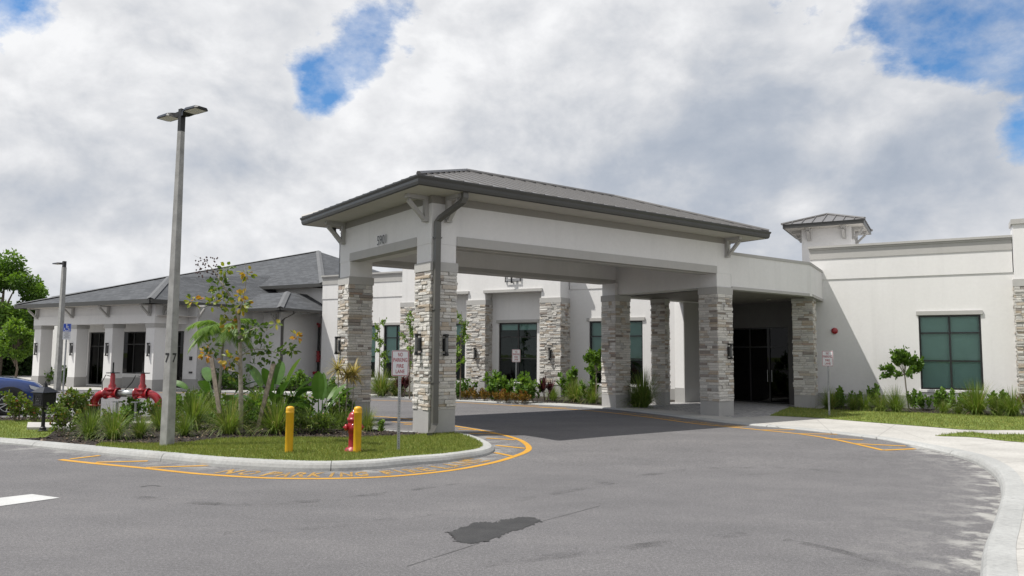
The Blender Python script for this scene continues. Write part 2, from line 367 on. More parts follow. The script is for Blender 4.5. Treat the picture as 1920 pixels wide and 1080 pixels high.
# ------------------------------------------------------------------ sky and sun
SUN_DIR = V3((-.985*cos(radians(61)), -.174*cos(radians(61)), sin(radians(61)))).normalized()
el = math.asin(SUN_DIR.z); sazi = atan2(SUN_DIR.x, SUN_DIR.y)
def world():
    w = bpy.data.worlds.new('World'); SC.world = w; w.use_nodes = True; nt = w.node_tree; nt.nodes.clear()
    out = nt.nodes.new('ShaderNodeOutputWorld'); bg = nt.nodes.new('ShaderNodeBackground'); nt.links.new(bg.outputs[0], out.inputs[0])
    bg.inputs['Strength'].default_value = .1
    sky = nt.nodes.new('ShaderNodeTexSky'); sky.sky_type = 'NISHITA'; sky.sun_disc = False
    sky.sun_elevation = el; sky.sun_rotation = sazi; sky.air_density = 1.; sky.dust_density = .3; sky.ozone_density = 2.5
    g = nt.nodes.new('ShaderNodeTexCoord').outputs['Generated']
    mp = nt.nodes.new('ShaderNodeMapping'); mp.inputs['Scale'].default_value = (1, 1, 1.45); mp.inputs['Location'].default_value = (.37, .12, .05); nt.links.new(g, mp.inputs[0]); P_ = mp.outputs[0]
    # the same field a little nearer the sun: the difference shows the lit and the shaded side of each billow
    mq = nt.nodes.new('ShaderNodeVectorMath'); mq.operation = 'ADD'; nt.links.new(P_, mq.inputs[0]); mq.inputs[1].default_value = (-.022, -.004, .040); Q_ = mq.outputs[0]
    def fb(v, sc, det, ro, dist=.0):
        n = nt.nodes.new('ShaderNodeTexNoise'); n.inputs['Scale'].default_value = sc; n.inputs['Detail'].default_value = det; n.inputs['Roughness'].default_value = ro; n.inputs['Distortion'].default_value = dist
        nt.links.new(v, n.inputs['Vector']); return n.outputs[0]
    A, Bq = fb(P_, 6.2, 10, .60, .15), fb(Q_, 6.2, 6, .54, .15)
    E_ = fb(P_, 19, 8, .62, .1)
    low = fb(P_, 2.4, 4, .5)
    def field(blobs):
        acc = None
        for (px, py), rad, st in blobs:
            d = ray(px, py).normalized()
            dt = nt.nodes.new('ShaderNodeVectorMath'); dt.operation = 'DOT_PRODUCT'; nt.links.new(g, dt.inputs[0]); dt.inputs[1].default_value = tuple(d)
            k = math_(nt, 'POWER', 2.718, math_(nt, 'MULTIPLY', math_(nt, 'SUBTRACT', dt.outputs['Value'], 1.), 1.6/(rad*rad)))
            k = math_(nt, 'MULTIPLY', k, st); acc = k if acc is None else math_(nt, 'ADD', acc, k)
        return acc
    holes = field([((650, 130), .040, .62), ((600, 172), .030, .58), ((568, 200), .016, .35), ((700, 70), .032, .50), ((745, 15), .03, .50), ((665, 35), .03, .30), ((770, 95), .012, .3), ((700, 150), .02, .3), ((560, 120), .018, .2),
                   ((1745, 10), .055, .68), ((1820, 75), .036, .6), ((1910, 0), .062, .68), ((1660, 5), .03, .35), ((1912, 270), .028, .45), ((-5, 40), .04, .5), ((365, 15), .03, .32), ((2080, 120), .1, .6), ((-800, 0), .2, .7), ((800, -1100), .3, .7), ((2100, -900), .3, .7), ((-900, -900), .3, .6), ((1380, 400), .16, -.45), ((1700, 380), .12, -.45), ((150, 400), .16, -.4), ((450, 330), .12, -.3), ((600, 560), .2, -.4), ((950, 250), .15, -.35), ((1250, 120), .13, -.2), ((300, 120), .1, -.12)])
    den = math_(nt, 'ADD', math_(nt, 'MULTIPLY', math_(nt, 'SUBTRACT', A, .5), 2.6), math_(nt, 'MULTIPLY', math_(nt, 'SUBTRACT', E_, .5), .75))
    den = math_(nt, 'SUBTRACT', math_(nt, 'ADD', den, .74), holes)
    mask = ramp(nt, den, [(.04, 0.), (.22, .33), (.50, 1.)])
    dk = field([((1480, 385), .20, .30), ((1250, 250), .16, .20), ((1720, 330), .15, .22), ((1000, 290), .16, .2), ((130, 310), .12, .18), ((420, 260), .12, .12), ((620, 330), .1, .14), ((1430, 200), .12, .16), ((1880, 180), .07, .25), ((250, 440), .1, .1)])
    lt = field([((880, 90), .13, .26), ((1570, 60), .07, .3), ((110, 90), .14, .22), ((500, 50), .08, .16), ((1230, 60), .11, .12), ((740, 240), .07, .16), ((560, 300), .06, .08)])
    rel = math_(nt, 'SUBTRACT', Bq, A)
    sh = math_(nt, 'ADD', math_(nt, 'MULTIPLY', rel, 1.9), math_(nt, 'ADD', math_(nt, 'MULTIPLY', math_(nt, 'SUBTRACT', low, .5), .95), .33))
    sh = math_(nt, 'ADD', sh, math_(nt, 'SUBTRACT', dk, lt))
    sh = math_(nt, 'ADD', sh, math_(nt, 'MULTIPLY', math_(nt, 'SUBTRACT', E_, .5), -.16))
    sh = math_(nt, 'SUBTRACT', sh, ramp(nt, den, [(.25, .20), (.75, 0.)]))
    cl = ramp(nt, math_(nt, 'MULTIPLY', sh, .62), [(.0, (.86, .865, .875)), (.20, (.71, .72, .74)), (.38, (.57, .592, .63)), (.58, (.44, .48, .545)), (.95, (.30, .355, .44))])
    cl = mixc(nt, 1., cl, (9.7, 9.7, 9.75), 'MULTIPLY')
    skyc = mixc(nt, 1., sky.outputs[0], (.66, 1.02, 1.27), 'MULTIPLY')
    veil = ramp(nt, math_(nt, 'ADD', math_(nt, 'MULTIPLY', A, .75), math_(nt, 'MULTIPLY', E_, .45)), [(.50, 0.), (.80, .75)])
    mask = math_(nt, 'MAXIMUM', mask, veil)
    nt.links.new(mixc(nt, mask, skyc, cl), bg.inputs[0])
world()
sl = bpy.data.lights.new('sun', 'SUN'); sl.energy = 4.9; sl.angle = radians(.55); sl.color = (1, .965, .9)
so = bpy.data.objects.new('sun', sl); COL.objects.link(so); so.rotation_euler = SUN_DIR.to_track_quat('Z', 'Y').to_euler(); so.location = SUN_DIR*60
SC.view_settings.view_transform = 'Standard'; SC.view_settings.look = 'None'; SC.view_settings.exposure = .17; SC.view_settings.gamma = 1

# ------------------------------------------------------------------ ground work
def catmull(pts, n=6):
    out = []
    for i in range(len(pts)-1):
        p0, p1, p2, p3 = pts[max(i-1, 0)], pts[i], pts[i+1], pts[min(i+2, len(pts)-1)]
        for k in range(n):
            t = k/n
            out.append(tuple(.5*(2*b+(c-a)*t+(2*a-5*b+4*c-d)*t*t+(3*b-a-3*c+d)*t**3) for a, b, c, d in zip(p0, p1, p2, p3)))
    out.append(pts[-1]); return out
def gpath(px, z=0., n=6, sm=True):
    q = [(GR(x, y) if z == 'road' else G(x, y, z)) for x, y in px]; q = [V3((p.x, p.y, 0)) for p in q]
    return [V3(p) for p in catmull([tuple(p) for p in q], n)] if sm else q
def offset(path, d, closed=False):
    out = []; n = len(path)
    for i, p in enumerate(path):
        a = path[(i-1) % n] if closed or i > 0 else p; b = path[(i+1) % n] if closed or i < n-1 else p
        t = (b-a).normalized(); out.append(p+V3((-t.y, t.x, 0))*d)
    return out
def sheet(name, poly, z, mat, skirt=0.):
    mb = MB(); n = len(poly)
    zs = [z(p.y) if callable(z) else z for p in poly]
    vs = [V3((p.x, p.y, zz)) for p, zz in zip(poly, zs)]
    tri = tessellate_polygon([[V3((p.x, p.y, 0)) for p in poly]])
    ff = []
    for f in tri:
        a, b, c = [vs[i] for i in f]; ff.append(tuple(f) if (b-a).cross(c-a).z > 0 else tuple(f)[::-1])
    mb.add(vs, ff)
    if skirt:
        k = [v-Z*skirt for v in vs]; mb.add(vs+k, [(i, (i+1) % n, n+(i+1) % n, n+i) for i in range(n)])
    return mb.build(name, mat)
def inpoly(x, y, P_):
    c = False; n = len(P_); j = n-1
    for i in range(n):
        a, b = P_[i], P_[j]
        if (a.y > y) != (b.y > y) and x < (b.x-a.x)*(y-a.y)/(b.y-a.y)+a.x: c = not c
        j = i
    return c
def strip(mb, path, w, dz=.005, mi=0, zf=None):
    a = offset(path, w/2); b = offset(path, -w/2); zf = zf or (lambda y: gz(y))
    vs = [V3((p.x, p.y, zf(p.y)+dz)) for p in a]+[V3((p.x, p.y, zf(p.y)+dz)) for p in b]; n = len(path)
    mb.add(vs, [(n+i, n+i+1, i+1, i) for i in range(n-1)], mi)
def kerb(name, path, width, top, breaks=(), rnd=.04, closed=False, label=None):
    # left of the path is the raised side; breaks = arc lengths of the joints
    mb = MB(); L = [0]
    for i in range(1, len(path)): L.append(L[-1]+(path[i]-path[i-1]).length)
    segs = []; cuts = [0]+sorted(breaks)+[L[-1]]
    def at(s):
        for i in range(1, len(L)):
            if L[i] >= s: t = (s-L[i-1])/max(1e-6, L[i]-L[i-1]); return path[i-1].lerp(path[i], t)
        return path[-1]
    nrm = offset(path, 1.)
    for c0, c1 in zip(cuts[:-1], cuts[1:]):
        a, b = c0+(.007 if c0 > 0 else 0), c1-(.007 if c1 < L[-1] else 0)
        ss = [a]+[s for s in L if a+.02 < s < b-.02]+[b]; pp = [at(s) for s in ss]; prof = []
        for i, p in enumerate(pp):
            q0, q1 = at(max(0, ss[i]-.15)), at(min(L[-1], ss[i]+.15)); t = (q1-q0).normalized(); nl = V3((-t.y, t.x, 0)); z0 = gz(p.y)
            h = max(top-z0, .004)
            prof.append([p+Z*(z0-.12), p+nl*.02+Z*(z0+h*.35), p+nl*.045+Z*(top-rnd*min(1, h/.1)), p+nl*(.075)+Z*(top-.006), p+nl*.12+Z*top, p+nl*width+Z*(top+.002), p+nl*(width+.01)+Z*(top-.2)])
        k = len(prof[0]); vs = [v for r in prof for v in r]
        fs = [(i*k+j, (i+1)*k+j, (i+1)*k+j+1, i*k+j+1) for i in range(len(prof)-1) for j in range(k-1)]
        fs += [tuple(range(k)), tuple(reversed([(len(prof)-1)*k+j for j in range(k)]))]
        mb.add(vs, fs)
    return struct(mb.build(name, M['kerb'], smooth=False))

# asphalt with dust gathered along the kerbs
RK = [(1533,810),(1610,819),(1663,826.5),(1713,837),(1767,850),(1820,866.7),(1853,886.7),(1870,906.7),(1875,933),(1867,966.7),(1853,1006.7),(1840,1040),(1834,1085),(1832,1160)]
right_edge = gpath(RK, 'road')
IS_FRONT = [(-420,795),(-200,812),(0,831.7),(100,843),(186.7,853),(300,865),(400,875),(533,882.7),(620,884),(706.7,880),(773,873),(840,867),(900,857.3),(922,850.5),(928,843.5),(921,834),(906,825),(888,818),(868,813.2),(850,812),(800,811.2),(755,810),(715,806)]
isl_front = gpath(IS_FRONT, 'road')
IS_BACK = [(690,797),(660,789),(640,785),(560,783),(450,782),(300,782),(100,783),(0,784),(-200,784),(-420,780)]
def dist_path(p, path): return min((p-q).length for q in path)
def ground():
    xs = [-300,-150,-80]+[-60+i*4 for i in range(8)]+[-28+i*.4 for i in range(106)]+[16+i*4 for i in range(10)]+[80,150,300]
    ys = [-300,-120,-60,-20,-8,-2]+[1+i*.4 for i in range(84)]+[36,40,46,54,64,80,110,180,500]
    nx = len(xs); vs = [(x, y, gz(y)) for y in ys for x in xs]
    fs = [(j*nx+i, j*nx+i+1, (j+1)*nx+i+1, (j+1)*nx+i) for j in range(len(ys)-1) for i in range(nx-1)]
    mb = MB().add(vs, fs); o = mb.build('road', M['asphalt']); me = o.data
    rk = right_edge[18:]; isf = isl_front[::3]
    val = []
    for x, y, z in vs:
        d = 0.
        if 3 < x < 16 and 2 < y < 24:
            q = V3((x, y, 0)); e = dist_path(q, rk); d = 1.5*math.exp(-(e/.18)**1.5)+.42*math.exp(-(e/.6)**1.3)+.12*math.exp(-e/1.6)
        elif -20 < x < 1 and 8 < y < 22:
            d = 1.0*math.exp(-(dist_path(V3((x, y, 0)), isf)/.35)**1.5)
        val.append(d)
    at = me.attributes.new('dust', 'FLOAT', 'POINT'); at.data.foreach_set('value', val)
    return struct(o)
ground()
e = MB().add([(-2500,-2500,-.35),(2500,-2500,-.35),(2500,2500,-.35),(-2500,2500,-.35)], [(0,1,2,3)]).build('ground', M['lawn']); struct(e)

# island
def arc_at_px(path, x):     # arc length where the kerb passes photo column x (joints in the concrete)
    s = 0; best = None
    for i in range(1, len(path)):
        s += (path[i]-path[i-1]).length
        p = path[i]-CAM; px = 960+F_PX*p.x/(p.y*cos(PITCH)+(-EYE)*sin(PITCH))
        if best is None or abs(px-x) < best[0]: best = (abs(px-x), s)
    return best[1]
kb = kerb('island_kerb', isl_front, .30, .15, [arc_at_px(isl_front[:72], x) for x in (-150, 60, 293, 619)])
kerb('island_back_kerb', gpath([(715,806)]+IS_BACK, 'road'), .2, .15)
inner = offset(isl_front, .29)+offset(gpath(IS_BACK, 'road'), .19)
struct(sheet('island_mulch', inner, .146, M['mulch']))
def blades(name, poly, dens, h, zb, w=.006, lean=.5):
    mb = MB(); x0 = min(p.x for p in poly); x1 = max(p.x for p in poly); y0 = min(p.y for p in poly); y1 = max(p.y for p in poly)
    n = int((x1-x0)*(y1-y0)*dens); R = random.Random(len(name)); k = 0; V = []; Fc = []; T = []
    for _ in range(n):
        x, y = R.uniform(x0, x1), R.uniform(y0, y1)
        if not inpoly(x, y, poly): continue
        a = R.uniform(0, 2*pi); hh = h*R.uniform(.5, 1.25); l = hh*lean*R.random(); b = R.uniform(0, 2*pi)
        V += [(x-cos(a)*w, y-sin(a)*w, zb-.004), (x+cos(a)*w, y+sin(a)*w, zb-.004), (x+cos(b)*l, y+sin(b)*l, zb+hh)]
        Fc.append((k, k+1, k+2)); k += 3; T.append(min(1, max(0, R.gauss(.45, .25))))
    mb.v = V; mb.f = Fc; mb.m = [0]*len(Fc); mb.t = T
    return struct(mb.build(name, M['lawn_blade']), 'stuff')
# front lawn of the island: between the kerb and the mulch line
ML = gpath([(186.7,831.5),(333,831.7),(417,823),(533,820.5),(640,821.5),(720,818.8),(770,817),(798,814.5),(822,811.8)], .15)
ki = offset(isl_front, .285)
def nearest_i(path, q): return min(range(len(path)), key=lambda i: (path[i]-q).length)
i0 = nearest_i(ki, ML[0]); i1 = nearest_i(ki, ML[-1])
lawn1 = ki[i0+1:i1]+ML[::-1]; kj = offset(isl_front, .255); lawn1b = kj[i0+1:i1]+offset(ML, .06)[::-1]
struct(sheet('front_lawn', lawn1, .152, M['lawn'])); blades('grass', lawn1b, 1800, .05, .152)
MLb = gpath([(84,820),(97,812),(100,800),(97,787),(0,789),(-200,792),(-420,788)], .15)
j1 = nearest_i(ki, MLb[0]); lawn2 = ki[2:j1]+MLb
struct(sheet('side_lawn', lawn2, .152, M['lawn'])); blades('grass', lawn2, 500, .05, .152)
struct(sheet('utility_slab', gpath([(50,806),(140,806),(137,797),(52,796)], .15, 1, False), .215, M['concrete'], .09))

# pavement by the building, its kerb line, paver floor and beds
FRONT = [(-420,731),(-60,731),(106,731.5),(303,732.2),(332,732.7),(470,735.5),(587,738.5),(692,743.5),(854,752),(1000,758.5),(1127,766),(1208,774),(1312,787.5),(1390,796.5),(1470,803)]
front = gpath(FRONT, 'road')
front = front[:-1]+right_edge
kl = 0
kerb('pavement_kerb', [p for p in front], .32, .15, [12+i*3.05 for i in range(18)]+[70+i*3.05 for i in range(8)])
pin = offset(front, .31)
pave = pin+[V3((9, 1, 0)), V3((60, 1, 0)), V3((60, 75, 0)), V3((-75, 75, 0)), V3((-75, pin[0].y, 0))]
struct(sheet('pavement', pave, .147, M['concrete'], 0))
# dark joints in the pavement: shallow saw cuts
jm = MB()
def cut(a, b, w=.018): jm.add([a+V3((0,0,.0)), b], []) if False else strip(jm, [V3((a.x,a.y,0)), V3((b.x,b.y,0))], w, .0015, 0, lambda y: .147)
for x0, y0, x1, y1 in [(1460,800,1395,783),(1560,812,1530,785),(1640,822,1680,795),(1735,824,1650,795),(1800,836,1905,828),(1880,868,1990,858),(1925,915,2060,905),(1915,975,2080,960),(1900,1030,2050,1020)]:
    cut(G(x0, y0, .147), G(x1, y1, .147))
struct(jm.build('pavement_joints', simple('saw_cut', (.27, .262, .248), .95)))
paver = [pt(11.6, 5.2), pt(11.6, 1.0)]+gpath([(1376,783),(1418,781.5),(1443,779),(1484,763)], .15, 1, False)+[pt(17.9, .3), pt(21, .6), pt(21, 6), pt(13, 6)]
struct(sheet('paver_floor', paver, .152, M['paver']))
lawn_r = gpath([(1443,779.5),(1533,784),(1653,793.5),(1750,801),(1817,806),(1920,806.5),(2150,808)], .15)+gpath([(2150,784),(1920,781),(1733,774.5),(1633,771.5),(1540,767),(1480,763.3)], .15)
struct(sheet('right_lawn', lawn_r, .156, M['lawn'])); blades('grass', lawn_r, 260, .06, .156, .009)
lawn_t = gpath([(1753,817.3),(1813,810.5),(1860,814),(1920,814.5),(2150,815)], .15, 4)+gpath([(2150,838),(1920,829.5),(1833,820.5),(1790,818.5)], .15, 4)
struct(sheet('verge_lawn', lawn_t, .156, M['lawn'])); blades('grass', lawn_t, 400, .055, .156, .008)
bed_r = gpath([(1540,767),(1633,771.5),(1733,774.5),(1920,781),(2150,784)], .15)+[fp(12, -.02), fp(.1, -.02)]
struct(sheet('right_mulch_bed', bed_r, .16, M['mulch']))
bed_m = gpath([(600,734.5),(692,738.5),(854,746.5),(1000,752.5),(1127,760.5),(1180,762)], .15)+[pt(13.5, 5.6), pt(15.5, 6.1), fp(-5.2, .1), fp(-27.4, .1), fp(-27.6, -5)]
struct(sheet('facade_mulch_bed', bed_m, .158, M['mulch']))
bed_l = gpath([(366,728),(470,731.5),(600,734.5)], .15)+[fp(-27.6, .5), fp(-30.6, 0)]
struct(sheet('wing_mulch_bed', bed_l, .158, M['mulch']))

# ------------------------------------------------------------------ road markings
ym = MB()
YL = gpath([(113,862),(170,868.5),(267,877.7),(367,888.3),(467,895),(533,897.3),(633,897.3),(740,893),(840,883),(923,868),(967,855),(987,846.7),(991.5,839),(983,830),(968,822.7),(940,815),(900,806.7),(853,799),(773,786.5),(693,780),(600,775)], 'road')
strip(ym, YL, .13)
def seg(a, b, w=.11): strip(ym, [V3((p.x, p.y, 0)) for p in (GR(*a), GR(*b))], w, .0065)
for a, b in [((131.7,861),(187,854.5)),((180,867.2),(277,864.8)),((273,877),(397,873.2)),((928,849),(960,855.6)),((930,835.5),(985,841)),((912,821.7),(966,825)),((859,804.8),(893,806.7)),((880,813),(934,813.6)),((735,791),(773,794)),((757,795.5),(772,796.5))]: seg(a, b)
YR = gpath([(300,736),(480,740),(692,750),(854,754.5),(960,760.5),(1040,765.5),(1114,771),(1200,780.5),(1300,794),(1350,799),(1433,807),(1500,814),(1553,822),(1600,831.7),(1657,844.7)], 'road')
strip(ym, YR, .13)
for a, b in [((1427,806.5),(1490,806)),((1490,813.3),(1570,814.5)),((1547,822.5),(1618,824.8)),((1600,832),(1698,836.8)),((1657,844.5),(1716,841.8)),((1000,763),(1062,765)),((960,760),(1010,760.5))]: seg(a, b, .12)
struct(ym.build('yellow_road_lines', M['yellow']))
def road_text(name, words, path_px, hgt, rowoff, mat):
    mb = MB(); path = gpath(path_px, 'road', 30)
    def pxof(p): q = V3((p.x, p.y, gz(p.y)))-CAM; k = q.dot(FW); return 960+F_PX*q.x/k
    pxs = [pxof(p) for p in path]
    def at(x): i = min(range(len(pxs)), key=lambda i: abs(pxs[i]-x)); return i
    for txt, x0, x1 in words:
        n = len(txt)
        for k, ch in enumerate(txt):
            xa = x0+(x1-x0)*(k+.08)/n; xb = x0+(x1-x0)*(k+.86)/n
            a, b = path[at(xa)], path[at(xb)]; r = (b-a); w = r.length; r.normalize(); up = V3((-r.y, r.x, 0))
            if ch == 'I': a = a+r*w*.38; w *= .25
            o = a+up*rowoff
            put_text(mb, ch, o, r, up, w, hgt, 0, .03, lambda p: V3((p.x, p.y, gz(p.y)+.0055)))
    return struct(mb.build(name, mat))
lp = [(267,877.7),(367,888.3),(467,895),(533,897.3),(633,897.3),(740,893),(840,883),(923,868),(967,855)]
road_text('road_lettering', [('NO', 388, 462), ('PARKING', 474, 700), ('FIRE', 733, 836), ('LANE', 850, 940)], lp, .5, .16, M['yellow_worn'])
lp2 = [(1040,765.5),(1114,771),(1200,780.5),(1300,794),(1350,799),(1433,807)]
road_text('road_lettering', [('NO', 1150, 1175), ('PARKING', 1182, 1262), ('FIRE', 1275, 1318), ('LANE', 1330, 1380)], lp2, .42, .16, M['yellow_worn'])
wm = MB(); q = [G(*p) for p in ((-60,958),(112,934),(60,927),(-60,941))]
wm.add([V3((p.x, p.y, .006)) for p in q], [(0,1,2,3)])
for s0 in range(2):
    a = G(60+s0*75, 773, .1); b = G(-10+s0*95, 741, .1)
    strip(wm, [V3((a.x, a.y, 0)), V3((b.x, b.y, 0))], .12)
struct(wm.build('white_road_lines', M['white_paint']))
R = random.Random(3)
pp = [(835,999),(847,996),(853,993.3),(868,989),(887,981.7),(903,979.3),(918,979.6),(933,979),(944,975),(950,974.3),(964,971.5),(977,970),(990,969),(1000,970.5),(1008,974),(1017,977.5),(995,985.5),(973,993.3),(955,999),(940,1005),(918,1013),(900,1017.3),(885,1019.3),(873,1019),(860,1017),(853,1015),(856,1011.5),(848,1010),(852,1005.5),(843,1004),(846,1001.5)]
oil = []
pw = [G(*p) for p in pp]
for i, p in enumerate(pw):
    q = pw[(i+1) % len(pw)]
    for k in range(6):
        t = k/6; c = p.lerp(q, t); oil.append(V3((c.x+R.uniform(-.03, .03), c.y+R.uniform(-.05, .05), 0)))
struct(sheet('dark_asphalt_patch', oil, .0045, M['patch']))
cr = MB()
for path, w in (([(763,1062),(873,1027),(900,1018)], .012), ([(1017,977.5),(1060,966),(1083,960),(1125,948.5)], .012), ([(264,913.5),(276,911),(290,910.5),(300,912)], .05)):
    strip(cr, gpath(path), w, .003)
M['crack'] = m_paint('hairline_crack', (.06, .058, .058), (.48, .5)); struct(cr.build('road_cracks', M['crack']))

# faint tyre smears on the road
tm = MB()
for path, w in (([(1470,1012),(1560,1030),(1650,1054)], .16), ([(240,930),(420,945),(640,935),(860,905)], .22), ([(420,1000),(640,985),(900,950),(1150,905)], .2), ([(1120,905),(1300,880),(1480,878),(1620,890)], .2), ([(1340,893),(1500,887),(1640,897)], .1), ([(900,1060),(1150,1030),(1400,1000)], .22)):
    strip(tm, gpath(path, 'road', 10), w, .0022)
def m_smear():
    mt, nt, b, out = nt_of('tyre_smear'); p = coords(nt); n = noise(nt, p, 1.6, 6, .7); n2 = noise(nt, p, 60, 3, .8)
    b.inputs['Base Color'].default_value = (.045, .044, .045, 1); b.inputs['Roughness'].default_value = .9
    nt.links.new(math_(nt, 'MULTIPLY', ramp(nt, n, [(.48, 0.), (.75, .75)]), ramp(nt, n2, [(.4, .2), (.6, 1.)])), b.inputs['Alpha']); return mt
struct(tm.build('tyre_marks', m_smear()))
# bark chips lying on the beds
ch = MB(); Rc = random.Random(12)
for poly, n in ((inner, 16000),):
    x0 = min(p.x for p in poly); x1 = max(p.x for p in poly); y0 = min(p.y for p in poly); y1 = max(p.y for p in poly)
    for _ in range(n):
        x, y = Rc.uniform(max(x0, -16), x1), Rc.uniform(y0, y1)
        if not inpoly(x, y, poly) or inpoly(x, y, lawn1) or inpoly(x, y, lawn2): continue
        a = Rc.uniform(0, 2*pi); l = Rc.uniform(.02, .07); d = V3((cos(a), sin(a), Rc.uniform(-.2, .5)))*l; r = V3((-sin(a), cos(a), Rc.uniform(-.4, .4)))*l*.3; c = V3((x, y, .150))
        ch.add([c-d*.5-r, c+d*.5-r+Z*.012, c+d*.5+r+Z*.012, c-d*.5+r], [(0,1,2,3)], 0, Rc.random())
def m_chip():
    mt, nt, b, out = nt_of('bark_chip'); a = nt.nodes.new('ShaderNodeAttribute'); a.attribute_name = 'tone'
    nt.links.new(ramp(nt, a.outputs['Fac'], [(0, (.012, .008, .006)), (.6, (.05, .033, .024)), (.9, (.14, .10, .07)), (1, (.26, .21, .16))]), b.inputs['Base Color']); b.inputs['Roughness'].default_value = 1; return mt
struct(ch.build('bark_chips', m_chip()), 'stuff')
# ------------------------------------------------------------------ building helpers
def cladding(parent, o, ax, ay, wx, wy, z0, z1, seed, faces=(0,1,2,3)):
    R = random.Random(seed); mb = MB(); o = V3((o.x, o.y, 0))
    mb.para(o+ax*.02+ay*.02+Z*z0, ax*(wx-.04), ay*(wy-.04), Z*(z1-z0), 0, 0.)
    ring = [(o, ax, wx, -ay), (o+ax*wx, ay, wy, ax), (o+ax*wx+ay*wy, -ax, wx, ay), (o+ay*wy, -ay, wy, -ax)]
    z = z0
    while z < z1-.02:
        h = R.choice((.065, .075, .085, .095, .11))
        if z1-z-h < .07: h = z1-z
        for fi in faces:
            p, d, L, nr = ring[fi]; s = -.012
            while s < L+.01:
                w = R.uniform(.14, .46)
                if L+.012-s-w < .12: w = L+.012-s
                t = R.random(); e = R.uniform(.0, .042); g = .0045
                tone = R.betavariate(3., 2.3)
                if R.random() < .065: tone = R.uniform(.74, 1)
                if R.random() < .05: tone = R.uniform(.08, .16)
                b = [p+d*(s+g)-nr*.03+Z*(z+g), p+d*(s+w-g)-nr*.03+Z*(z+g), p+d*(s+w-g)-nr*.03+Z*(z+h-g), p+d*(s+g)-nr*.03+Z*(z+h-g)]
                f = [q+nr*(.03+e+R.uniform(-.006, .008)) for q in b]
                # a split face: one ridge across the stone makes it uneven
                mt = (f[0]+f[3])/2+nr*R.uniform(-.004, .012); mr = (f[1]+f[2])/2+nr*R.uniform(-.004, .012)
                vs = b+f+[mt, mr]
                mb.add(vs, [(4,5,9,8), (8,9,6,7), (0,1,5,4), (2,3,7,6), (3,0,4,8,7), (1,2,6,9,5)], 0, tone); s += w
        z += h
    return mb.build('stone_cladding', M['stone'], parent)
def wall_light(parent, p, nr, h=.54):
    mb = MB(); r = Z.cross(nr).normalized()
    mb.box(p+nr*.015, .11, .03, h*.6, r, nr)
    mb.box(p+nr*.075+Z*(h*.5-.03), .09, .14, .05, r, nr); mb.box(p+nr*.075-Z*(h*.5-.03), .09, .14, .05, r, nr)
    mb.lathe([(.001, -h*.5), (.04, -h*.5), (.04, h*.5), (.001, h*.5)], 14, p+nr*.11)
    mb.lathe([(.043, -h*.33), (.043, h*.33)], 14, p+nr*.11, Z, 1)
    return mb.build('wall_light', [M['black'], simple_lens], parent)
simple_lens = simple('smoked_lamp_glass', (.10, .10, .10), .12, bst=0)
def bracket(mb, p, nr, L=.62, H=.62, w=.13, mi=0):      # eave bracket: post on the wall, arm under the soffit, brace between them; p = top at the wall
    r = Z.cross(nr).normalized()
    mb.para(p-r*w/2-Z*H, r*w, nr*.10, Z*(H-.10), mi)
    mb.para(p-r*w*.55-Z*.10, r*w*1.1, nr*L, Z*.099, mi)
    a = p+nr*.07-Z*(H-.06); b = p+nr*(L-.09)-Z*.12; d = b-a; pr = d.cross(r).normalized()*.09
    mb.para(a-r*w*.42, r*w*.84, d, pr if pr.z < 0 else -pr, mi)
    mb.para(p-r*w*.6-Z*(H+.04), r*w*1.2, nr*.13, Z*.08, mi)
def wall_grid(mb, o, d, nr, L, z0, z1, holes, mi=0, rev=.14, rmi=None):
    # a wall sheet with real openings and reveals; holes: (s0, s1, za, zb); nr points outward
    ss = sorted({0, L, *[h[0] for h in holes], *[h[1] for h in holes]}); zs = sorted({z0, z1, *[h[2] for h in holes], *[h[3] for h in holes]})
    for s0, s1 in zip(ss[:-1], ss[1:]):
        for a, b in zip(zs[:-1], zs[1:]):
            if any(h[0] <= s0+1e-6 and s1 <= h[1]+1e-6 and h[2] <= a+1e-6 and b <= h[3]+1e-6 for h in holes): continue
            q = [o+d*s0+Z*a, o+d*s1+Z*a, o+d*s1+Z*b, o+d*s0+Z*b]
            mb.add(q if d.cross(Z).dot(nr) > 0 else q[::-1], [(0,1,2,3)], mi)
    for s0, s1, a, b in holes:
        q = [o+d*s0+Z*a, o+d*s1+Z*a, o+d*s1+Z*b, o+d*s0+Z*b]; k = [p-nr*rev for p in q]
        mb.add(q+k, [(0,4,5,1), (1,5,6,2), (2,6,7,3), (3,7,4,0)], rmi if rmi is not None else mi)
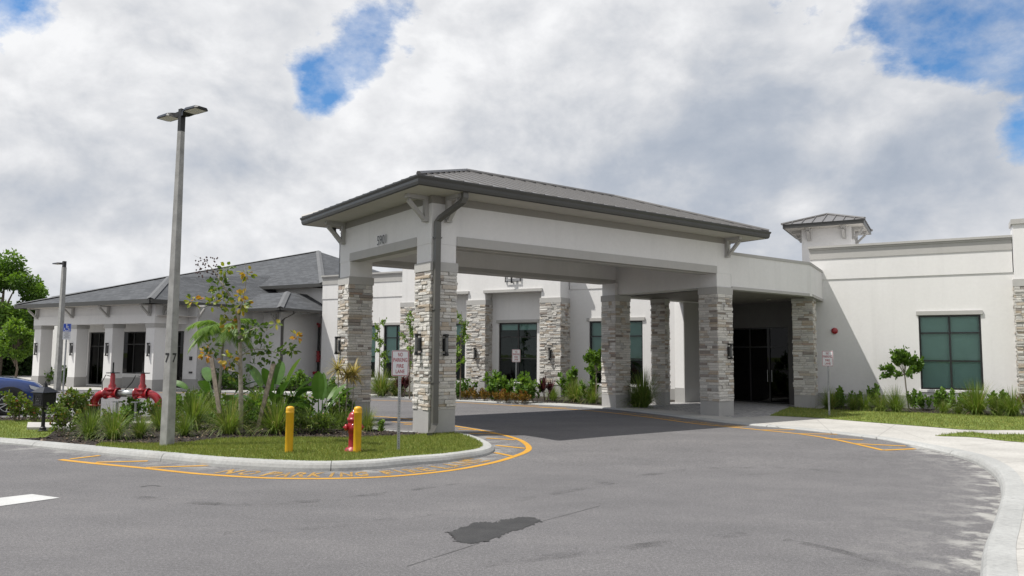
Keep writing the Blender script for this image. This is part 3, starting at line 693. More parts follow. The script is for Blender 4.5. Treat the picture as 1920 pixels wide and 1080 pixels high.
def window(parent, o, d, nr, w, h, cols=2, rows=(.45, .78), blind=1., setb=.10, seed=0, glass='glass', name='window'):
    # o = lower left corner on the wall face; nr outward; rows = heights of the cross bars
    fr = MB(); t = .065; p = o-nr*setb
    def bar(s0, s1, a, b, dp=.07): fr.para(p+d*s0+Z*a-nr*dp/2, d*(s1-s0), nr*dp, Z*(b-a))
    bar(0, w, 0, t); bar(0, w, h-t, h); bar(0, t, t, h-t); bar(w-t, w, t, h-t)
    for c in range(1, cols): bar(w*c/cols-t/2, w*c/cols+t/2, t, h-t, .068)
    for r in rows: bar(t, w-t, h*r-t*.42, h*r+t*.42, .064)
    f = fr.build(name, M['frame'], parent)
    g = MB(); g.add([p+d*.03+Z*.03, p+d*(w-.03)+Z*.03, p+d*(w-.03)+Z*(h-.03), p+d*.03+Z*(h-.03)], [(0,1,2,3)] if d.cross(Z).dot(nr) > 0 else [(3,2,1,0)])
    g.build('pane', M[glass], f)
    if blind > 0:
        bl = MB(); bl.para(p+d*.05-nr*.12+Z*(h*(1-blind)), d*(w-.1), -nr*.006, Z*(h*blind)); bl.build('blind', M['blind'], f)
    rm = MB(); q = [p-nr*.04-d*.05-Z*.05, p-nr*.04+d*(w+.05)-Z*.05, p-nr*.04+d*(w+.05)+Z*(h+.05), p-nr*.04-d*.05+Z*(h+.05)]; k = [x-nr*1.3 for x in q]
    rm.add(q+k, [(4,5,6,7), (0,1,5,4), (1,2,6,5), (2,3,7,6), (3,0,4,7)]); rm.build('room', M['dark'], f)
    return f

M['ceil'] = simple('shade_darkened_brown_ceiling', (.20, .185, .17), .8, var=.1)  # ceiling brown darkened: the recess's deep shade is put into the colour
M['doorwall'] = simple('shade_painted_door_wall', (.10, .097, .093), .7, var=.1)  # deep shade of the entrance recess painted in as a dark base colour
M['vest'] = stucco('shade_painted_vestibule_wall', (.36, .35, .335))  # grey stands for the unlit side of the wall, shade in the colour
# ------------------------------------------------------------------ entrance canopy (porte-cochere)
LU, LV, CW = 11.0, 4.82, .75
can = thing('entrance_canopy', 'white drive-through entrance canopy with metal hip roof standing on stone-clad pillars', 'canopy', tuple(pt(0, 0, 0)))
def column(parent, o, ax, ay, w, z0, zp, zs, zc, seed, ztop=None, lights=(), wy=None, name='column'):
    wy = wy or w; o = V3((o.x, o.y, 0))
    c = MB().para(o+ax*.01+ay*.01+Z*zc, ax*(w-.02), ay*(wy-.02), Z*((ztop or zc+.02)-zc)) .build(name, M['white'], parent)
    e = .012; MB().para(o-ax*e-ay*e+Z*z0, ax*(w+2*e), ay*(wy+2*e), Z*(zp-z0)).build('plinth', M['grey'], c)
    cladding(c, o, ax, ay, w, wy, zp, zs, seed)
    e = .035; MB().para(o-ax*e-ay*e+Z*zs, ax*(w+2*e), ay*(wy+2*e), Z*(zc-zs)).build('capital', M['band'], c)
    for p, nr in lights: wall_light(c, p, nr)
    return c
column(can, pt(0, 0), U, W_, CW, -.05, .73, 4.19, 4.42, 1, 4.885, [(pt(-.04, .40, 2.35), -U), (pt(.40, -.04, 2.34), -W_)])
column(can, pt(0, LV), U, W_, CW, -.05, .66, 4.19, 4.42, 2, 4.885, [(pt(-.04, LV+.52, 2.35), -U)])
column(can, pt(LU, 0), U, W_, CW, .0, .62, 4.19, 4.42, 3, 4.44, [(pt(LU+.50, -.04, 2.27), -W_)])
column(can, pt(LU-.1, LV-.07), U, W_, CW, .0, .62, 4.19, 4.42, 4, 4.44)
pcol = V3((11.76, 30.07, 0))
column(can, pcol-FD*.74, FD, FN, .74, .0, .62, 4.30, 4.40, 5, 4.41)
bcol = V3((6.14, 30.89, 0))
column(can, bcol-FD*.55, FD, FN, .55, .0, .66, 4.25, 4.40, 6, 4.41)
# beams and gable walls (flat stucco faces), rear cross beam
w = MB(); zb, zt = 4.885, 6.1; TB = CW-.04
w.pbox(.001, LU+CW-.001, .0, TB, zb, zt)                    # long face
w.pbox(.001, LU+CW-.001, LV+CW-TB, LV+CW, zb, zt)           # far long face
w.pbox(0, TB, TB+.001, LV+CW-TB-.001, zb, zt)               # gable face
w.pbox(LU+CW-TB, LU+CW, TB+.001, LV+CW-TB-.001, 4.44, zt)   # rear cross beam
w.pbox(LU+.005, LU+CW-.003, .005, TB, 4.44, zb-.001); w.pbox(LU-.09, LU+CW-.1, LV-.06, LV+CW-.08, 4.44, zb-.001)
w.build('beam', M['white'], can)
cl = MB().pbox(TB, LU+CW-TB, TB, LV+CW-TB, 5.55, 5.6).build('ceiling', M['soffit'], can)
b = MB(); g_ = .022
b.pbox(CW, LU, -g_, .3, zb-.012, 5.115); b.pbox(-g_, .3, CW, LV, zb-.012, 5.115)
b.pbox(CW, LU-.1, LV+CW-.3, LV+CW+g_, zb-.012, 5.115); b.pbox(CW, LU, .45, TB+g_, zb-.012, zb+.12); b.pbox(CW, LU, LV+CW-TB-g_, LV+.3, zb-.012, zb+.12)
b.build('lintel_band', M['band'], can)
b = MB(); g_ = .014
b.pbox(0, LU+CW, -g_, .02, 5.905, 6.098); b.pbox(-g_, .02, 0, LV+CW, 5.905, 6.098); b.pbox(0, LU+CW, LV+CW-.02, LV+CW+g_, 5.905, 6.098); b.pbox(LU+CW-.02, LU+CW+g_, 0, LV+CW, 5.905, 6.098)
b.build('frieze_band', M['taupe'], can)
OV = .87; a0, a1, b0, b1 = -OV, LU+CW+OV, -OV, LV+CW+OV
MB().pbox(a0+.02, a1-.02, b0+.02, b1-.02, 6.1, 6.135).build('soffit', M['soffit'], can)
g = MB()
for (p, q, nr) in ((pt(a0, b0), pt(a1, b0), -W_), (pt(a1, b0), pt(a1, b1), U), (pt(a1, b1), pt(a0, b1), W_), (pt(a0, b1), pt(a0, b0), -U)):
    d = (q-p).normalized(); L = (q-p).length
    # ogee gutter section swept with mitred ends
    prof = [(-.02, 6.115), (-.03, 6.095), (.0, 6.09), (.03, 6.11), (.05, 6.17), (.055, 6.235), (.085, 6.29), (.088, 6.325), (.07, 6.328), (-.02, 6.30)]
    vs = [p+nr*x-d*(x)+Z*z for x, z in prof]+[q+nr*x+d*(x)+Z*z for x, z in prof]; n = len(prof)
    g.add(vs, [(i, i+n, (i+1) % n+n, (i+1) % n) for i in range(n)])
g.build('gutter', M['bronze'], can)
def seam_roof(parent, a0, a1, b0, b1, z0, slope, fr, mat, step=.42, name='roof', seam=.035):
    # hip roof with upstanding seams; fr(a, b, z) -> point
    hw = (b1-b0)/2; zr = z0+slope*hw; A0, A1 = a0+hw, a1-hw; bm_ = (b0+b1)/2
    if A1 < A0: A0 = A1 = (a0+a1)/2
    mb = MB(); c = [fr(a0, b0, z0), fr(a1, b0, z0), fr(a1, b1, z0), fr(a0, b1, z0), fr(A0, bm_, zr), fr(A1, bm_, zr)]
    mb.add(c, [(0,1,5,4), (1,2,5), (2,3,4,5), (3,0,4)])
    def rib(p, q):
        d = q-p; 
        if d.length < .08: return
        h = V3((d.x, d.y, 0)).normalized(); r = Z.cross(h); t = .013
        mb.para(p-r*t+Z*.0, r*2*t, d, Z*seam, 0)
    n = int((a1-a0)/step)
    for i in range(1, n):
        a = a0+(a1-a0)*i/n
        for be, sg in ((b0, 1), (b1, -1)):
            run = min(hw, a-a0, a1-a); rib(fr(a, be, z0), fr(a, be+sg*run, z0+slope*run))
    n = int((b1-b0)/step)
    for i in range(1, n):
        bb = b0+(b1-b0)*i/n; run = min(bb-b0, b1-bb)
        rib(fr(a0, bb, z0), fr(a0+run, bb, z0+slope*run)); rib(fr(a1, bb, z0), fr(a1-run, bb, z0+slope*run))
    o = mb.build(name, mat, parent)
    rc = MB()
    for p, q in ((c[0], c[4]), (c[1], c[5]), (c[2], c[5]), (c[3], c[4]), (c[4], c[5])):
        if (q-p).length > .05: rc.tube([p+Z*.03, q+Z*.03], .06, 6)
    rc.build('ridge_cap', mat, o)
    return o
seam_roof(can, a0-.03, a1+.03, b0-.03, b1+.03, 6.33, .36, pt, M['metal_roof'])
bk = MB()
bracket(bk, pt(0, .22, 6.10), -U); bracket(bk, pt(.45, 0, 6.10), -W_); bracket(bk, pt(0, LV+.45, 6.10), -U); bracket(bk, pt(LU+.55, 0, 6.10), -W_)
for p, nr in ((pt(0, .22, 6.1), -U), (pt(.45, 0, 6.1), -W_), (pt(0, LV+.45, 6.1), -U), (pt(LU+.5, 0, 6.1), -W_), (pt(.3, LV+CW, 6.1), W_)):
    q = MB(); bracket(q, p, nr); q.build('eave_bracket', M['band'], can)
def rect_tube(mb, pts, w, d_, r):    # rectangular downspout: r = its wide direction
    hw = w/2; k = len(mb.v); pts = [V3(p) for p in pts]; n = len(pts)
    for i, p in enumerate(pts):
        t = (pts[min(i+1, n-1)]-pts[max(i-1, 0)]).normalized(); y = t.cross(r).normalized()*d_/2
        mb.v += [tuple(p-r*hw-y), tuple(p+r*hw-y), tuple(p+r*hw+y), tuple(p-r*hw+y)]
    for i in range(n-1):
        for j in range(4): mb.f.append((k+i*4+j, k+i*4+(j+1) % 4, k+(i+1)*4+(j+1) % 4, k+(i+1)*4+j)); mb.m.append(0); mb.t.append(.5)
    for e in (k, k+(n-1)*4): mb.f.append((e, e+1, e+2, e+3)); mb.m.append(0); mb.t.append(.5)
ds = MB(); A = .115
rect_tube(ds, [pt(.48, -.78, 6.12), pt(.48, -.78, 5.98), pt(.46, -.72, 5.88), pt(.16, -.20, 5.52), pt(A, -.10, 5.42), pt(A, -.10, .42), pt(A-.03, -.13, .34), pt(A-.25, -.36, .19), pt(A-.32, -.42, .18)], .15, .11, U)
for z in (5.0, 3.2, 1.4): ds.pbox(A-.1, A+.1, -.165, -.03, z, z+.03)
ds.build('downspout', M['downspout'], can)
ds = MB(); rect_tube(ds, [pt(.1, LV+CW+.78, 6.12), pt(.1, LV+CW+.78, 5.98), pt(.1, LV+CW+.7, 5.9), pt(.1, LV+CW+.14, 5.55), pt(.1, LV+CW+.10, 5.45), pt(.1, LV+CW+.10, .3)], .13, .1, U)
ds.build('downspout', M['downspout'], can)
nm2 = MB(); put_text(nm2, '5901', pt(-.03, 2.98, 5.15), -W_, Z, .56, .26, 0, .0); nm2.build('house_number', M['black'], can)
# flat-roofed link from the canopy to the building
lk = MB(); zc0, zc1 = 4.39, 5.66
C1 = pt(16.44, 0); C2 = F0.copy()
def wallseg(mb, p, q, z0, z1, th, mi=0, out=0.):
    d = (q-p).normalized(); r = V3((d.y, -d.x, 0))      # r: right of travel = outside
    mb.para(p+r*out+Z*z0, d*(q-p).length, -r*(th+out), Z*(z1-z0), mi)
P0 = pt(LU+CW+.001, 0)
wallseg(lk, P0, C1-U*.0, zc0, zc1-.1, .3); wallseg(lk, C1+FN*.001, C2, zc0, zc1-.1, .3)
B0_, B1_ = pt(LU+CW, LV+.72), pt(17.0, LV+.72)
wallseg(lk, B1_, B0_, zc0, zc1-.1, .3)
lk.build('link_fascia', M['white'], can)
cp = MB(); wallseg(cp, P0, C1+U*.025, zc1-.1, zc1, .34, 0, .025); wallseg(cp, C1+FN*.03, C2+FN*.06, zc1-.1, zc1, .34, 0, .027); wallseg(cp, B1_, B0_, zc1-.1, zc1, .34, 0, .025)
cp.build('coping', M['band'], can)
lb = MB(); wallseg(lb, P0+U*.02, C1-U*.12, zc0-.015, zc0+.085, .32, 0, .03); wallseg(lb, C1+FN*.35, C2-FN*.02, zc0-.015, zc0+.085, .32, 0, .03)
lb.build('lintel_band', M['band'], can)
lc = MB(); q = [pt(LU+CW, .1), pt(16.4, .1), C2+FN*.0, F0+FD*.2+FN*3.5, pt(22, 6.2), pt(LU+CW, LV+.62)]
for zz in (4.42, 5.5): lc.add([p+Z*zz for p in q], [(0,1,2,3,4,5)])
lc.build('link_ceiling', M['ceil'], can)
for a, bb in ((14.2, 2.0), (17.2, 2.4), (15.5, 4.0)):
    MB().lathe([(.09, 0), (.09, -.015), (.07, -.02), (.001, -.018)], 16, pt(a, bb, 4.42)).build('downlight', M['soffit'], can)

# ------------------------------------------------------------------ main building
bld = thing('main_building', 'long white single-storey stucco building with stone piers and black framed windows', 'building', tuple(fp(0, 0, 0)))
HX = 12.6; LXL = -27.43; ZB = .1
fw = MB(); o = fp(-.45, 0)
wall_grid(fw, o, FD, -FN, HX+.45, ZB, 5.28, [(3.90, 5.97, .9, 3.74)])
fw.build('wall', M['white'], bld)
fw = MB(); o = fp(LXL, 0); S = lambda s: s-LXL
wall_grid(fw, o, FD, -FN, -4.9-LXL, ZB, 5.28, [(S(-25.3), S(-23.4), .78, 3.70), (S(-22.83), S(-21.1), .78, 3.70), (S(-10.43), S(-7.77), .78, 3.72), (S(-19.6), S(-16.73), ZB, 3.9), (S(-15.6), S(-12.56), ZB, 3.9)])
fw.build('wall', M['white'], bld)
def parapet(s0, s1, n=0):
    a = MB(); a.fbox(s0, s1, n-.03, n+.35, 5.28, 6.12); a.build('wall', M['white'], bld)
    a = MB(); a.fbox(s0-.01, s1+.01, n-.055, n+.36, 6.12, 6.50); a.build('parapet_band', M['band'], bld)
    a = MB(); a.fbox(s0-.03, s1+.03, n-.085, n+.4, 6.50, 6.575); a.fbox(s0-.06, s1+.06, n-.135, n+.44, 6.575, 6.66); a.build('coping', M['band'], bld)
parapet(-.45, 6.6); parapet(LXL, -20.9); parapet(-11.45, -4.9)
# body of the building behind the walls (end walls, back and roof deck)
bd = MB(); bd.fbox(-.45, -.2, .02, 14, ZB, 6.1); bd.fbox(LXL, LXL+.25, .02, 14, ZB, 6.1); bd.fbox(LXL, HX, 14, 14.3, ZB, 6.1); bd.fbox(LXL+.3, -6.0, .4, 13.9, 5.9, 6.0); bd.fbox(-.1, HX, .4, 13.9, 5.9, 6.0); bd.fbox(HX-.01, HX+.25, .02, 14, ZB, 6.1)
bd.build('end_wall', M['white'], bld)
for s0, s1 in ((-.45, 6.6), (LXL, -20.95), (-11.4, -4.95)): MB().fbox(s0, s1, -.03, .05, ZB, .65).build('plinth', M['grey'], bld)
def trim(s0, s1, za, zb, n=0., mat='band', name='lintel', pr=.06):
    return MB().fbox(s0, s1, n-pr, n+.02, za, zb).build(name, M[mat], bld)
trim(3.38, 5.59, 3.75, 3.90); trim(3.42, 5.55, .80, .89, 0, 'white', 'sill', .05)
window(bld, fp(3.45, 0, .9), FD, -FN, 2.07, 2.84, 2, (.385, .76), 1.)
trim(-10.55, -7.65, 3.73, 3.88); trim(-10.5, -7.7, .68, .77, 0, 'white', 'sill', .05)
window(bld, fp(-10.43, 0, .78), FD, -FN, 2.66, 2.94, 2, (.40, .76), .62)
trim(-25.35, -23.35, .68, .77, 0, 'white', 'sill', .05); trim(-22.88, -21.05, .68, .77, 0, 'white', 'sill', .05); trim(-25.4, -23.3, 3.71, 3.84); trim(-22.93, -21, 3.71, 3.84)
window(bld, fp(-25.3, 0, .78), FD, -FN, 1.9, 2.92, 2, (.40, .76), .7); window(bld, fp(-22.83, 0, .78), FD, -FN, 1.73, 2.92, 2, (.40, .76), .7)
# projecting block with piers and two recessed bays
B_L, B_R, BN = -20.9, -11.46, -1.0
bw = MB(); bw.fbox(B_L+.03, B_R-.03, BN+.03, .2, 5.17, 7.25)                       # upper wall
for s0, s1 in ((B_L, -19.62), (-16.71, -15.63), (-12.54, B_R)): bw.fbox(s0+.03, s1-.03, BN+.03, .2, 4.84, 5.169)
bw.build('block_wall', M['white'], bld)
MB().fbox(B_L-.06, B_R+.06, BN-.06, .3, 7.251, 7.42).build('coping', M['band'], bld)
for s0, s1, ws, we in ((-19.62, -16.71, -19.4, -17.22), (-15.63, -12.54, -15.22, -13.05)):
    rw = MB(); wall_grid(rw, fp(s0, -.35), FD, -FN, s1-s0, ZB, 5.3, [(ws-s0, we-s0, .76, 3.70)]); rw.build('recess_wall', M['white'], bld)
    trim(s0-.10, s1+.10, 5.175, 5.31, BN+.03, 'band', 'ledge', .09)
    trim(ws-.12, we+.12, 3.71, 3.85, -.35, 'band', 'lintel'); trim(ws-.05, we+.05, .66, .75, -.35, 'white', 'sill', .05)
    trim(s0+.02, s1-.02, ZB, .62, -.35, 'grey', 'plinth', .02)
    window(bld, fp(ws, -.35, .76), FD, -FN, we-ws, 2.94, 2, (.40, .76), .12 if we > -15 else .2)
def pier(s0, s1, seed, light=True, zt=4.6, n1=.02, zcap=4.84, BNN=BN):
    c = MB().fbox(s0-.03, s1+.03, BNN-.03, n1, zt, zcap).build('stone_pier', M['band'], bld)
    MB().fbox(s0-.012, s1+.012, BNN-.012, n1, ZB, .72).build('plinth', M['grey'], c)
    cladding(c, fp(s0, BNN), FD, FN, s1-s0, -BNN+n1, .72, zt, seed, (0, 1, 3))
    if light: wall_light(c, fp((s0+s1)/2+.02, BNN-.04, 2.16), -FN, .6)
    return c
pier(B_L, -19.62, 11); pier(-16.71, -15.63, 12); pier(-12.54, B_R, 13)
pier(6.6, 8.7, 14, False, 4.72, .02, 4.98, -.5)
MB().fbox(6.63, 8.67, -.47, .6, 4.981, 7.0).build('wall', M['white'], bld); MB().fbox(6.58, 8.72, -.53, .66, 7.001, 7.18).build('coping', M['band'], bld)
parapet(8.72, HX)
# open-frame emblem lantern on the block
lm = MB(); c = fp(-14.05, BN-.02, 5.98)
for dx, w_, h_, n_ in ((0, .07, .75, -.16), (-.42, .03, .62, -.03), (.42, .03, .62, -.03)): lm.para(c+FD*(dx-w_/2)+FN*n_-Z*h_/2, FD*w_, FN*.05, Z*h_)
for dz in (-.30, .28, .0): lm.para(c-FD*.44+FN*-.04+Z*dz, FD*.88, FN*.03, Z*.03)
lm.para(c-FD*.03-FN*.16-Z*.36, FD*.06, FN*.2, Z*.04); lm.para(c-FD*.03-FN*.16+Z*.3, FD*.06, FN*.2, Z*.04)
lm.build('lantern_frame', M['black'], bld)
# fire alarm bell
ab = MB(); c = fp(.42, -.0, 3.17); ab.lathe([(.001, .13), (.06, .125), (.11, .09), (.125, .05), (.13, .03), (.09, .025), (.09, 0)], 20, c, -FN); ab.box(c-FN*.012, .17, .024, .17, FD, FN)
ab.build('alarm_bell', M['red'], bld)
# entrance recess: side walls, door wall and glazed doors
en = MB(); en.pbox(15.6, 18.6, 5.5, 6.0, .1, 4.415); en.build('vestibule_wall', M['white'], bld)
en = MB(); en.pbox(15.605, 18.39, 5.47, 5.499, .1, 4.415); en.build('vestibule_shade_sheet', M['vest'], bld)  # thin sheet added over the white wall to carry its painted shade

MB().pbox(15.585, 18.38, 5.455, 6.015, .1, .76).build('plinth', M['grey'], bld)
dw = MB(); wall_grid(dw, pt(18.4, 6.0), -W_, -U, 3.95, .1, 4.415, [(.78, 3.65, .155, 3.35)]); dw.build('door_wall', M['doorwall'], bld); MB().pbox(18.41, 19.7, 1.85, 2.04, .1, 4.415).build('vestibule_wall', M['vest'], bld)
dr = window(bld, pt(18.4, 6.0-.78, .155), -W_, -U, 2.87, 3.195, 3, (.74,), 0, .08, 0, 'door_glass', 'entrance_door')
hd = MB()
for s in (1.86, 2.07): hd.tube([pt(18.4-.02, 5.22-s, 1.05), pt(18.4-.02, 5.22-s, 1.55)], .016, 8)
hd.build('door_handle', M['galv'], dr)
# roof lantern tower and the lower roof beside it
tw = MB(); tw.fbox(-1.37, .76, 4, 6.3, 5.9, 8.06); tw.build('tower', M['white'], bld)
cu = bld
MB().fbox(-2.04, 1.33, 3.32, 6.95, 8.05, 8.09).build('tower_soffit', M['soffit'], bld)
tg = MB(); tg.fbox(-2.08, 1.37, 3.27, 3.33, 8.04, 8.22); tg.fbox(-2.08, 1.37, 6.94, 7.0, 8.04, 8.22); tg.fbox(-2.08, -2.02, 3.331, 6.939, 8.04, 8.22); tg.fbox(1.31, 1.37, 3.331, 6.939, 8.04, 8.22); tg.build('gutter', M['bronze'], bld)
seam_roof(bld, -2.12, 1.41, 3.23, 7.04, 8.22, .34, fp, M['metal_roof'], .44, 'tower_roof', .05)
for p, nr in ((fp(-1.03, 4, 8.05), -FN), (fp(.47, 4, 8.05), -FN), (fp(.76, 4.35, 8.05), FD), (fp(.76, 5.9, 8.05), FD), (fp(-1.37, 4.35, 8.05), -FD), (fp(-1.37, 5.9, 8.05), -FD)):
    q = MB(); bracket(q, p, nr, .5, .52, .14); q.build('eave_bracket', M['band'], bld)
q = [fp(-3.2, 2.6, 5.6), fp(1.2, 2.6, 5.6), fp(1.2, 5.6, 6.9), fp(-.2, 5.6, 6.9), fp(-4.6, 9, 5.6)]
lr = MB(); lr.add([fp(-2.9, 2.3, 5.55), fp(.0, 2.3, 5.55), fp(.0, 5.2, 6.9), fp(-.0, 5.2, 6.9), fp(-2.9, 8.1, 5.55)], [(0,1,2), (0,2,4)])
for i in range(6):
    s = -2.6+i*.45; r = s+2.9; p = fp(s, 2.3, 5.55); e2 = fp(s, 2.3+r, 5.55+r*.465); lr.para(p-FD*.015, FD*.03, e2-p, Z*.05)
o_ = lr.build('lower_roof', M['metal_roof'], bld); MB().tube([fp(-2.9, 2.3, 5.58), fp(0, 5.2, 6.93)], .06, 6).build('ridge_cap', M['metal_roof'], o_)

# ------------------------------------------------------------------ left wing with shingled hip roofs and porch
wg = thing('shingled_wing', 'white wing with grey shingled hip roof and columned porch, behind the planted island', 'building', tuple(fp(-33, -5, 0)))
def shingle(parent, tris, name='roof', cap=()):
    me_v = []; me_f = []; uv = []
    for poly in tris:
        k = len(me_v); me_v += poly; me_f.append(tuple(range(k, k+len(poly))))
        n = (poly[1]-poly[0]).cross(poly[2]-poly[0]).normalized()
        if n.z < 0: n = -n; me_f[-1] = me_f[-1][::-1]; 
        h = Z.cross(n).normalized(); up = n.cross(h)
        pl_ = poly if me_f[-1][0] == k else poly[::-1]
        uv.append([(p.dot(h), p.dot(up)) for p in pl_])
    o0 = V3(parent['org']); me = bpy.data.meshes.new(name); me.from_pydata([tuple(p-o0) for p in me_v], [], me_f); me.materials.append(M['shingle'])
    l = me.uv_layers.new(name='UVMap'); i = 0
    for pu in uv:
        for c in pu: l.data[i].uv = c; i += 1
    o = bpy.data.objects.new(name, me); COL.objects.link(o); o.parent = parent; o['org'] = tuple(o0)
    rc = MB()
    for p, q in cap:
        d = (q-p).normalized(); r = d.cross(Z).normalized()*.19
        rc.add([p-r+Z*-.0, p+Z*.075, p+r, q-r, q+Z*.075, q+r], [(0,1,4,3), (1,2,5,4)])
    rc.build('ridge_cap', M['ridge'], o)
    return o
A_ = fp(-36, 8.5, 9.66); E1 = fp(-27.95, .5, 6.29); E0 = fp(-56, .5, 6.29); E2 = fp(-27.95, 16.5, 6.29); E3 = fp(-56, 16.5, 6.29)
shingle(wg, [[E0, E1, A_], [E1, E2, A_], [E2, E3, A_], [E3, E0, A_]], 'main_roof', [(A_, E1), (A_, E0)])
PC0, PC1 = fp(-42.8, -9, 4.80), fp(-30.55, -9, 4.80); PA = fp(-34.5, -5.0, 6.46); PR = fp(-30.55, .4, 4.80); PB = fp(-34.5, 2.5, 7.2); PL = fp(-42.8, .4, 4.8)
shingle(wg, [[PC0, PC1, PA], [PC1, PR, PA], [PR, PB, PA], [PC0, PA, PB], [PC0, PB, PL]], 'porch_roof', [(PA, PC1), (PA, PC0)])
BC0, BC1 = fp(-33, -3.1, 4.62), fp(-27.62, -3.1, 4.62); BA = fp(-30.0, -.3, 5.75); BR = fp(-27.62, 3, 4.62)
shingle(wg, [[BC0, BC1, BA, fp(-33, -.3, 5.75)], [BC1, BR, fp(-30.0, 3, 5.75), BA]], 'bay_roof', [(BA, BC1)])
fb = MB()
def eave(p, q, z0, th=.16, d2=.7):   # gutter board with the soffit behind it
    d = (q-p).normalized(); r = V3((d.y, -d.x, 0)); fb.para(V3((p.x, p.y, z0-th))-d*.0, d*(q-p).length, r*.07, Z*th)
    sf.para(V3((p.x, p.y, z0-th+.01)), d*(q-p).length, -r*d2, Z*.03)
sf = MB()
eave(PC0, PC1, 4.80, .22, .9); eave(PC1+FN*.001, PR, 4.80, .22, .9); eave(PL, PC0-FN*.001, 4.8, .22, .9)
eave(BC0, BC1, 4.62, .15, .75); eave(BC1+FN*.001, BR, 4.62, .15, .75); eave(E0, E1, 6.29, .2, 1.0); eave(E1+FN*.001, E2, 6.29, .2, 1.0)
fb.build('gutter', M['bronze'], wg); sf.build('soffit', M['soffit'], wg)
um = MB(); um.fbox(-55, -28.7, 1.3, 1.5, 4.4, 6.14); um.fbox(-28.9, -28.7, 1.501, 16, .1, 6.14); um.build('upper_wall', M['white'], wg)
pm = MB(); pm.fbox(-42.2, -31.23, -8.2, -7.5, 3.62, 4.64); pm.fbox(-31.93, -31.23, -7.499, -6.2, 3.62, 4.64); pm.build('porch_beam', M['white'], wg)
MB().fbox(-42.23, -31.20, -8.23, -8.19, 3.62, 4.12).fbox(-31.24, -31.20, -8.189, -6.21, 3.62, 4.12).build('beam_band', M['white'], wg)
for s0 in (-42.21, -38.71, -35.45, -31.94):
    c = MB().fbox(s0+.02, s0+.70, -8.18, -7.50, .7, 3.40).build('column', M['white'], wg)
    MB().fbox(s0, s0+.72, -8.2, -7.48, .1, .70).build('plinth', M['grey'], c); MB().fbox(s0-.02, s0+.74, -8.22, -7.46, 3.40, 3.62).build('capital', M['band'], c)
    wall_light(c, fp(s0+.36, -8.18, 2.25), -FN, .7)
    q = MB(); bracket(q, fp(s0+.36, -8.215, 4.63), -FN, .62, .6, .15); q.build('eave_bracket', M['band'], wg)
for p, nr in ((fp(-31.22, -7.7, 4.63), FD), (fp(-30.4, -6.2, 4.63), FD), (fp(-29.25, -1.7, 4.47), -FN)):
    q = MB(); bracket(q, p, nr, .55, .6, .15); q.build('eave_bracket', M['band'], wg)
ww = MB(); o = fp(-44.1, -6.2); Q = lambda s: s+44.1
wall_grid(ww, o, FD, -FN, 44.1-30.4, .1, 4.63, [(Q(-40.04), Q(-38.4), .2, 3.27), (Q(-37.12), Q(-34.76), .9, 3.27), (Q(-33.47), Q(-31.5), .2, 3.27)], 0, .2)
ww.fbox(-30.41, -30.40+.0, -6.19, -2.5, .1, 4.63); ww.fbox(-30.6, -30.4, -6.19, 1.2, .1, 4.63); ww.fbox(-44.1, -43.9, -6.19, 1.2, .1, 4.63); ww.build('front_wall', M['white'], wg)
for s0, s1 in ((-44.12, -40.06), (-38.38, -33.49), (-31.48, -30.38)): MB().fbox(s0, s1, -6.225, -6.1, .1, .7).build('plinth', M['grey'], wg)
window(wg, fp(-40.04, -6.2, .2), FD, -FN, 1.64, 3.07, 2, (.73,), 0, .15, 0, 'door_glass', 'glass_door'); window(wg, fp(-37.12, -6.2, .9), FD, -FN, 2.36, 2.37, 2, (.7,), 0, .15, 0, 'door_glass')
window(wg, fp(-33.47, -6.2, .2), FD, -FN, 1.97, 3.07, 2, (.73,), 0, .15, 0, 'door_glass', 'glass_door')
MB().fbox(-42.1, -30.5, -8.1, -6.1, 4.0, 4.03).build('porch_ceiling', M['soffit'], wg)
ob = MB(); ob.fbox(-30.95, -30.75, -6.25, -6.2, 1.7, 1.9); ob.fbox(-30.95, -30.7, -6.24, -6.2, 1.0, 1.1); ob.build('wall_box', M['black'], wg)
bw = MB(); bw.fbox(-30.4, -28.98, -1.7, -1.5, .1, 4.48); bw.fbox(-29.18, -28.98, -1.49, 2.5, .1, 4.48); bw.build('bay_wall', M['white'], wg)
MB().fbox(-30.38, -28.96, -1.73, -1.6, .1, .7).fbox(-29.1, -28.96, -1.59, 2.4, .1, .7).build('plinth', M['grey'], wg)
MB().fbox(-30.45, LXL-.02, 1.6, 2.2, .1, 5.55).build('link_wall', M['white'], wg); MB().fbox(-30.5, LXL-.02, 1.55, 2.3, 5.55, 6.02).build('parapet_band', M['band'], wg)
dd = MB(); rect_tube(dd, [fp(-27.68, -2.0, 4.5), fp(-27.75, -1.9, 4.36), fp(-28.75, -1.7, 4.08), fp(-28.90, -1.66, 3.96), fp(-28.90, -1.66, .3)], .12, .1, FD); dd.build('downspout', M['downspout'], wg)
rp = MB(); c = fp(-28.84, 1.25, 0)
rp.tube([c+Z*.1, c+Z*3.75], .07, 12, 1); rp.tube([c+Z*3.7, c+Z*3.86, c+Z*3.9-FD*.12, c+Z*3.9-FD*.2], .085, 12, 0)
rp.tube([c+Z*.95-FN*.02, c+Z*.95-FN*.35], .09, 12, 0); rp.tube([c+Z*.7, c+Z*1.0], .11, 12, 0)
for z in (1.6, 1.95, 2.2): rp.lathe([(.001, 0), (.13, 0), (.13, .05), (.001, .05)], 14, c+Z*z)
rp.tube([c+Z*1.62, c+Z*2.25], .1, 12, 0); rp.tube([c+Z*1.9+FD*.08, c+Z*1.9+FD*.3], .03, 8, 0); rp.lathe([(.13, -.012), (.15, 0), (.13, .012)], 16, c+Z*1.9+FD*.3, FD)
rp.build('fire_riser', [M['red'], M['black']], wg)
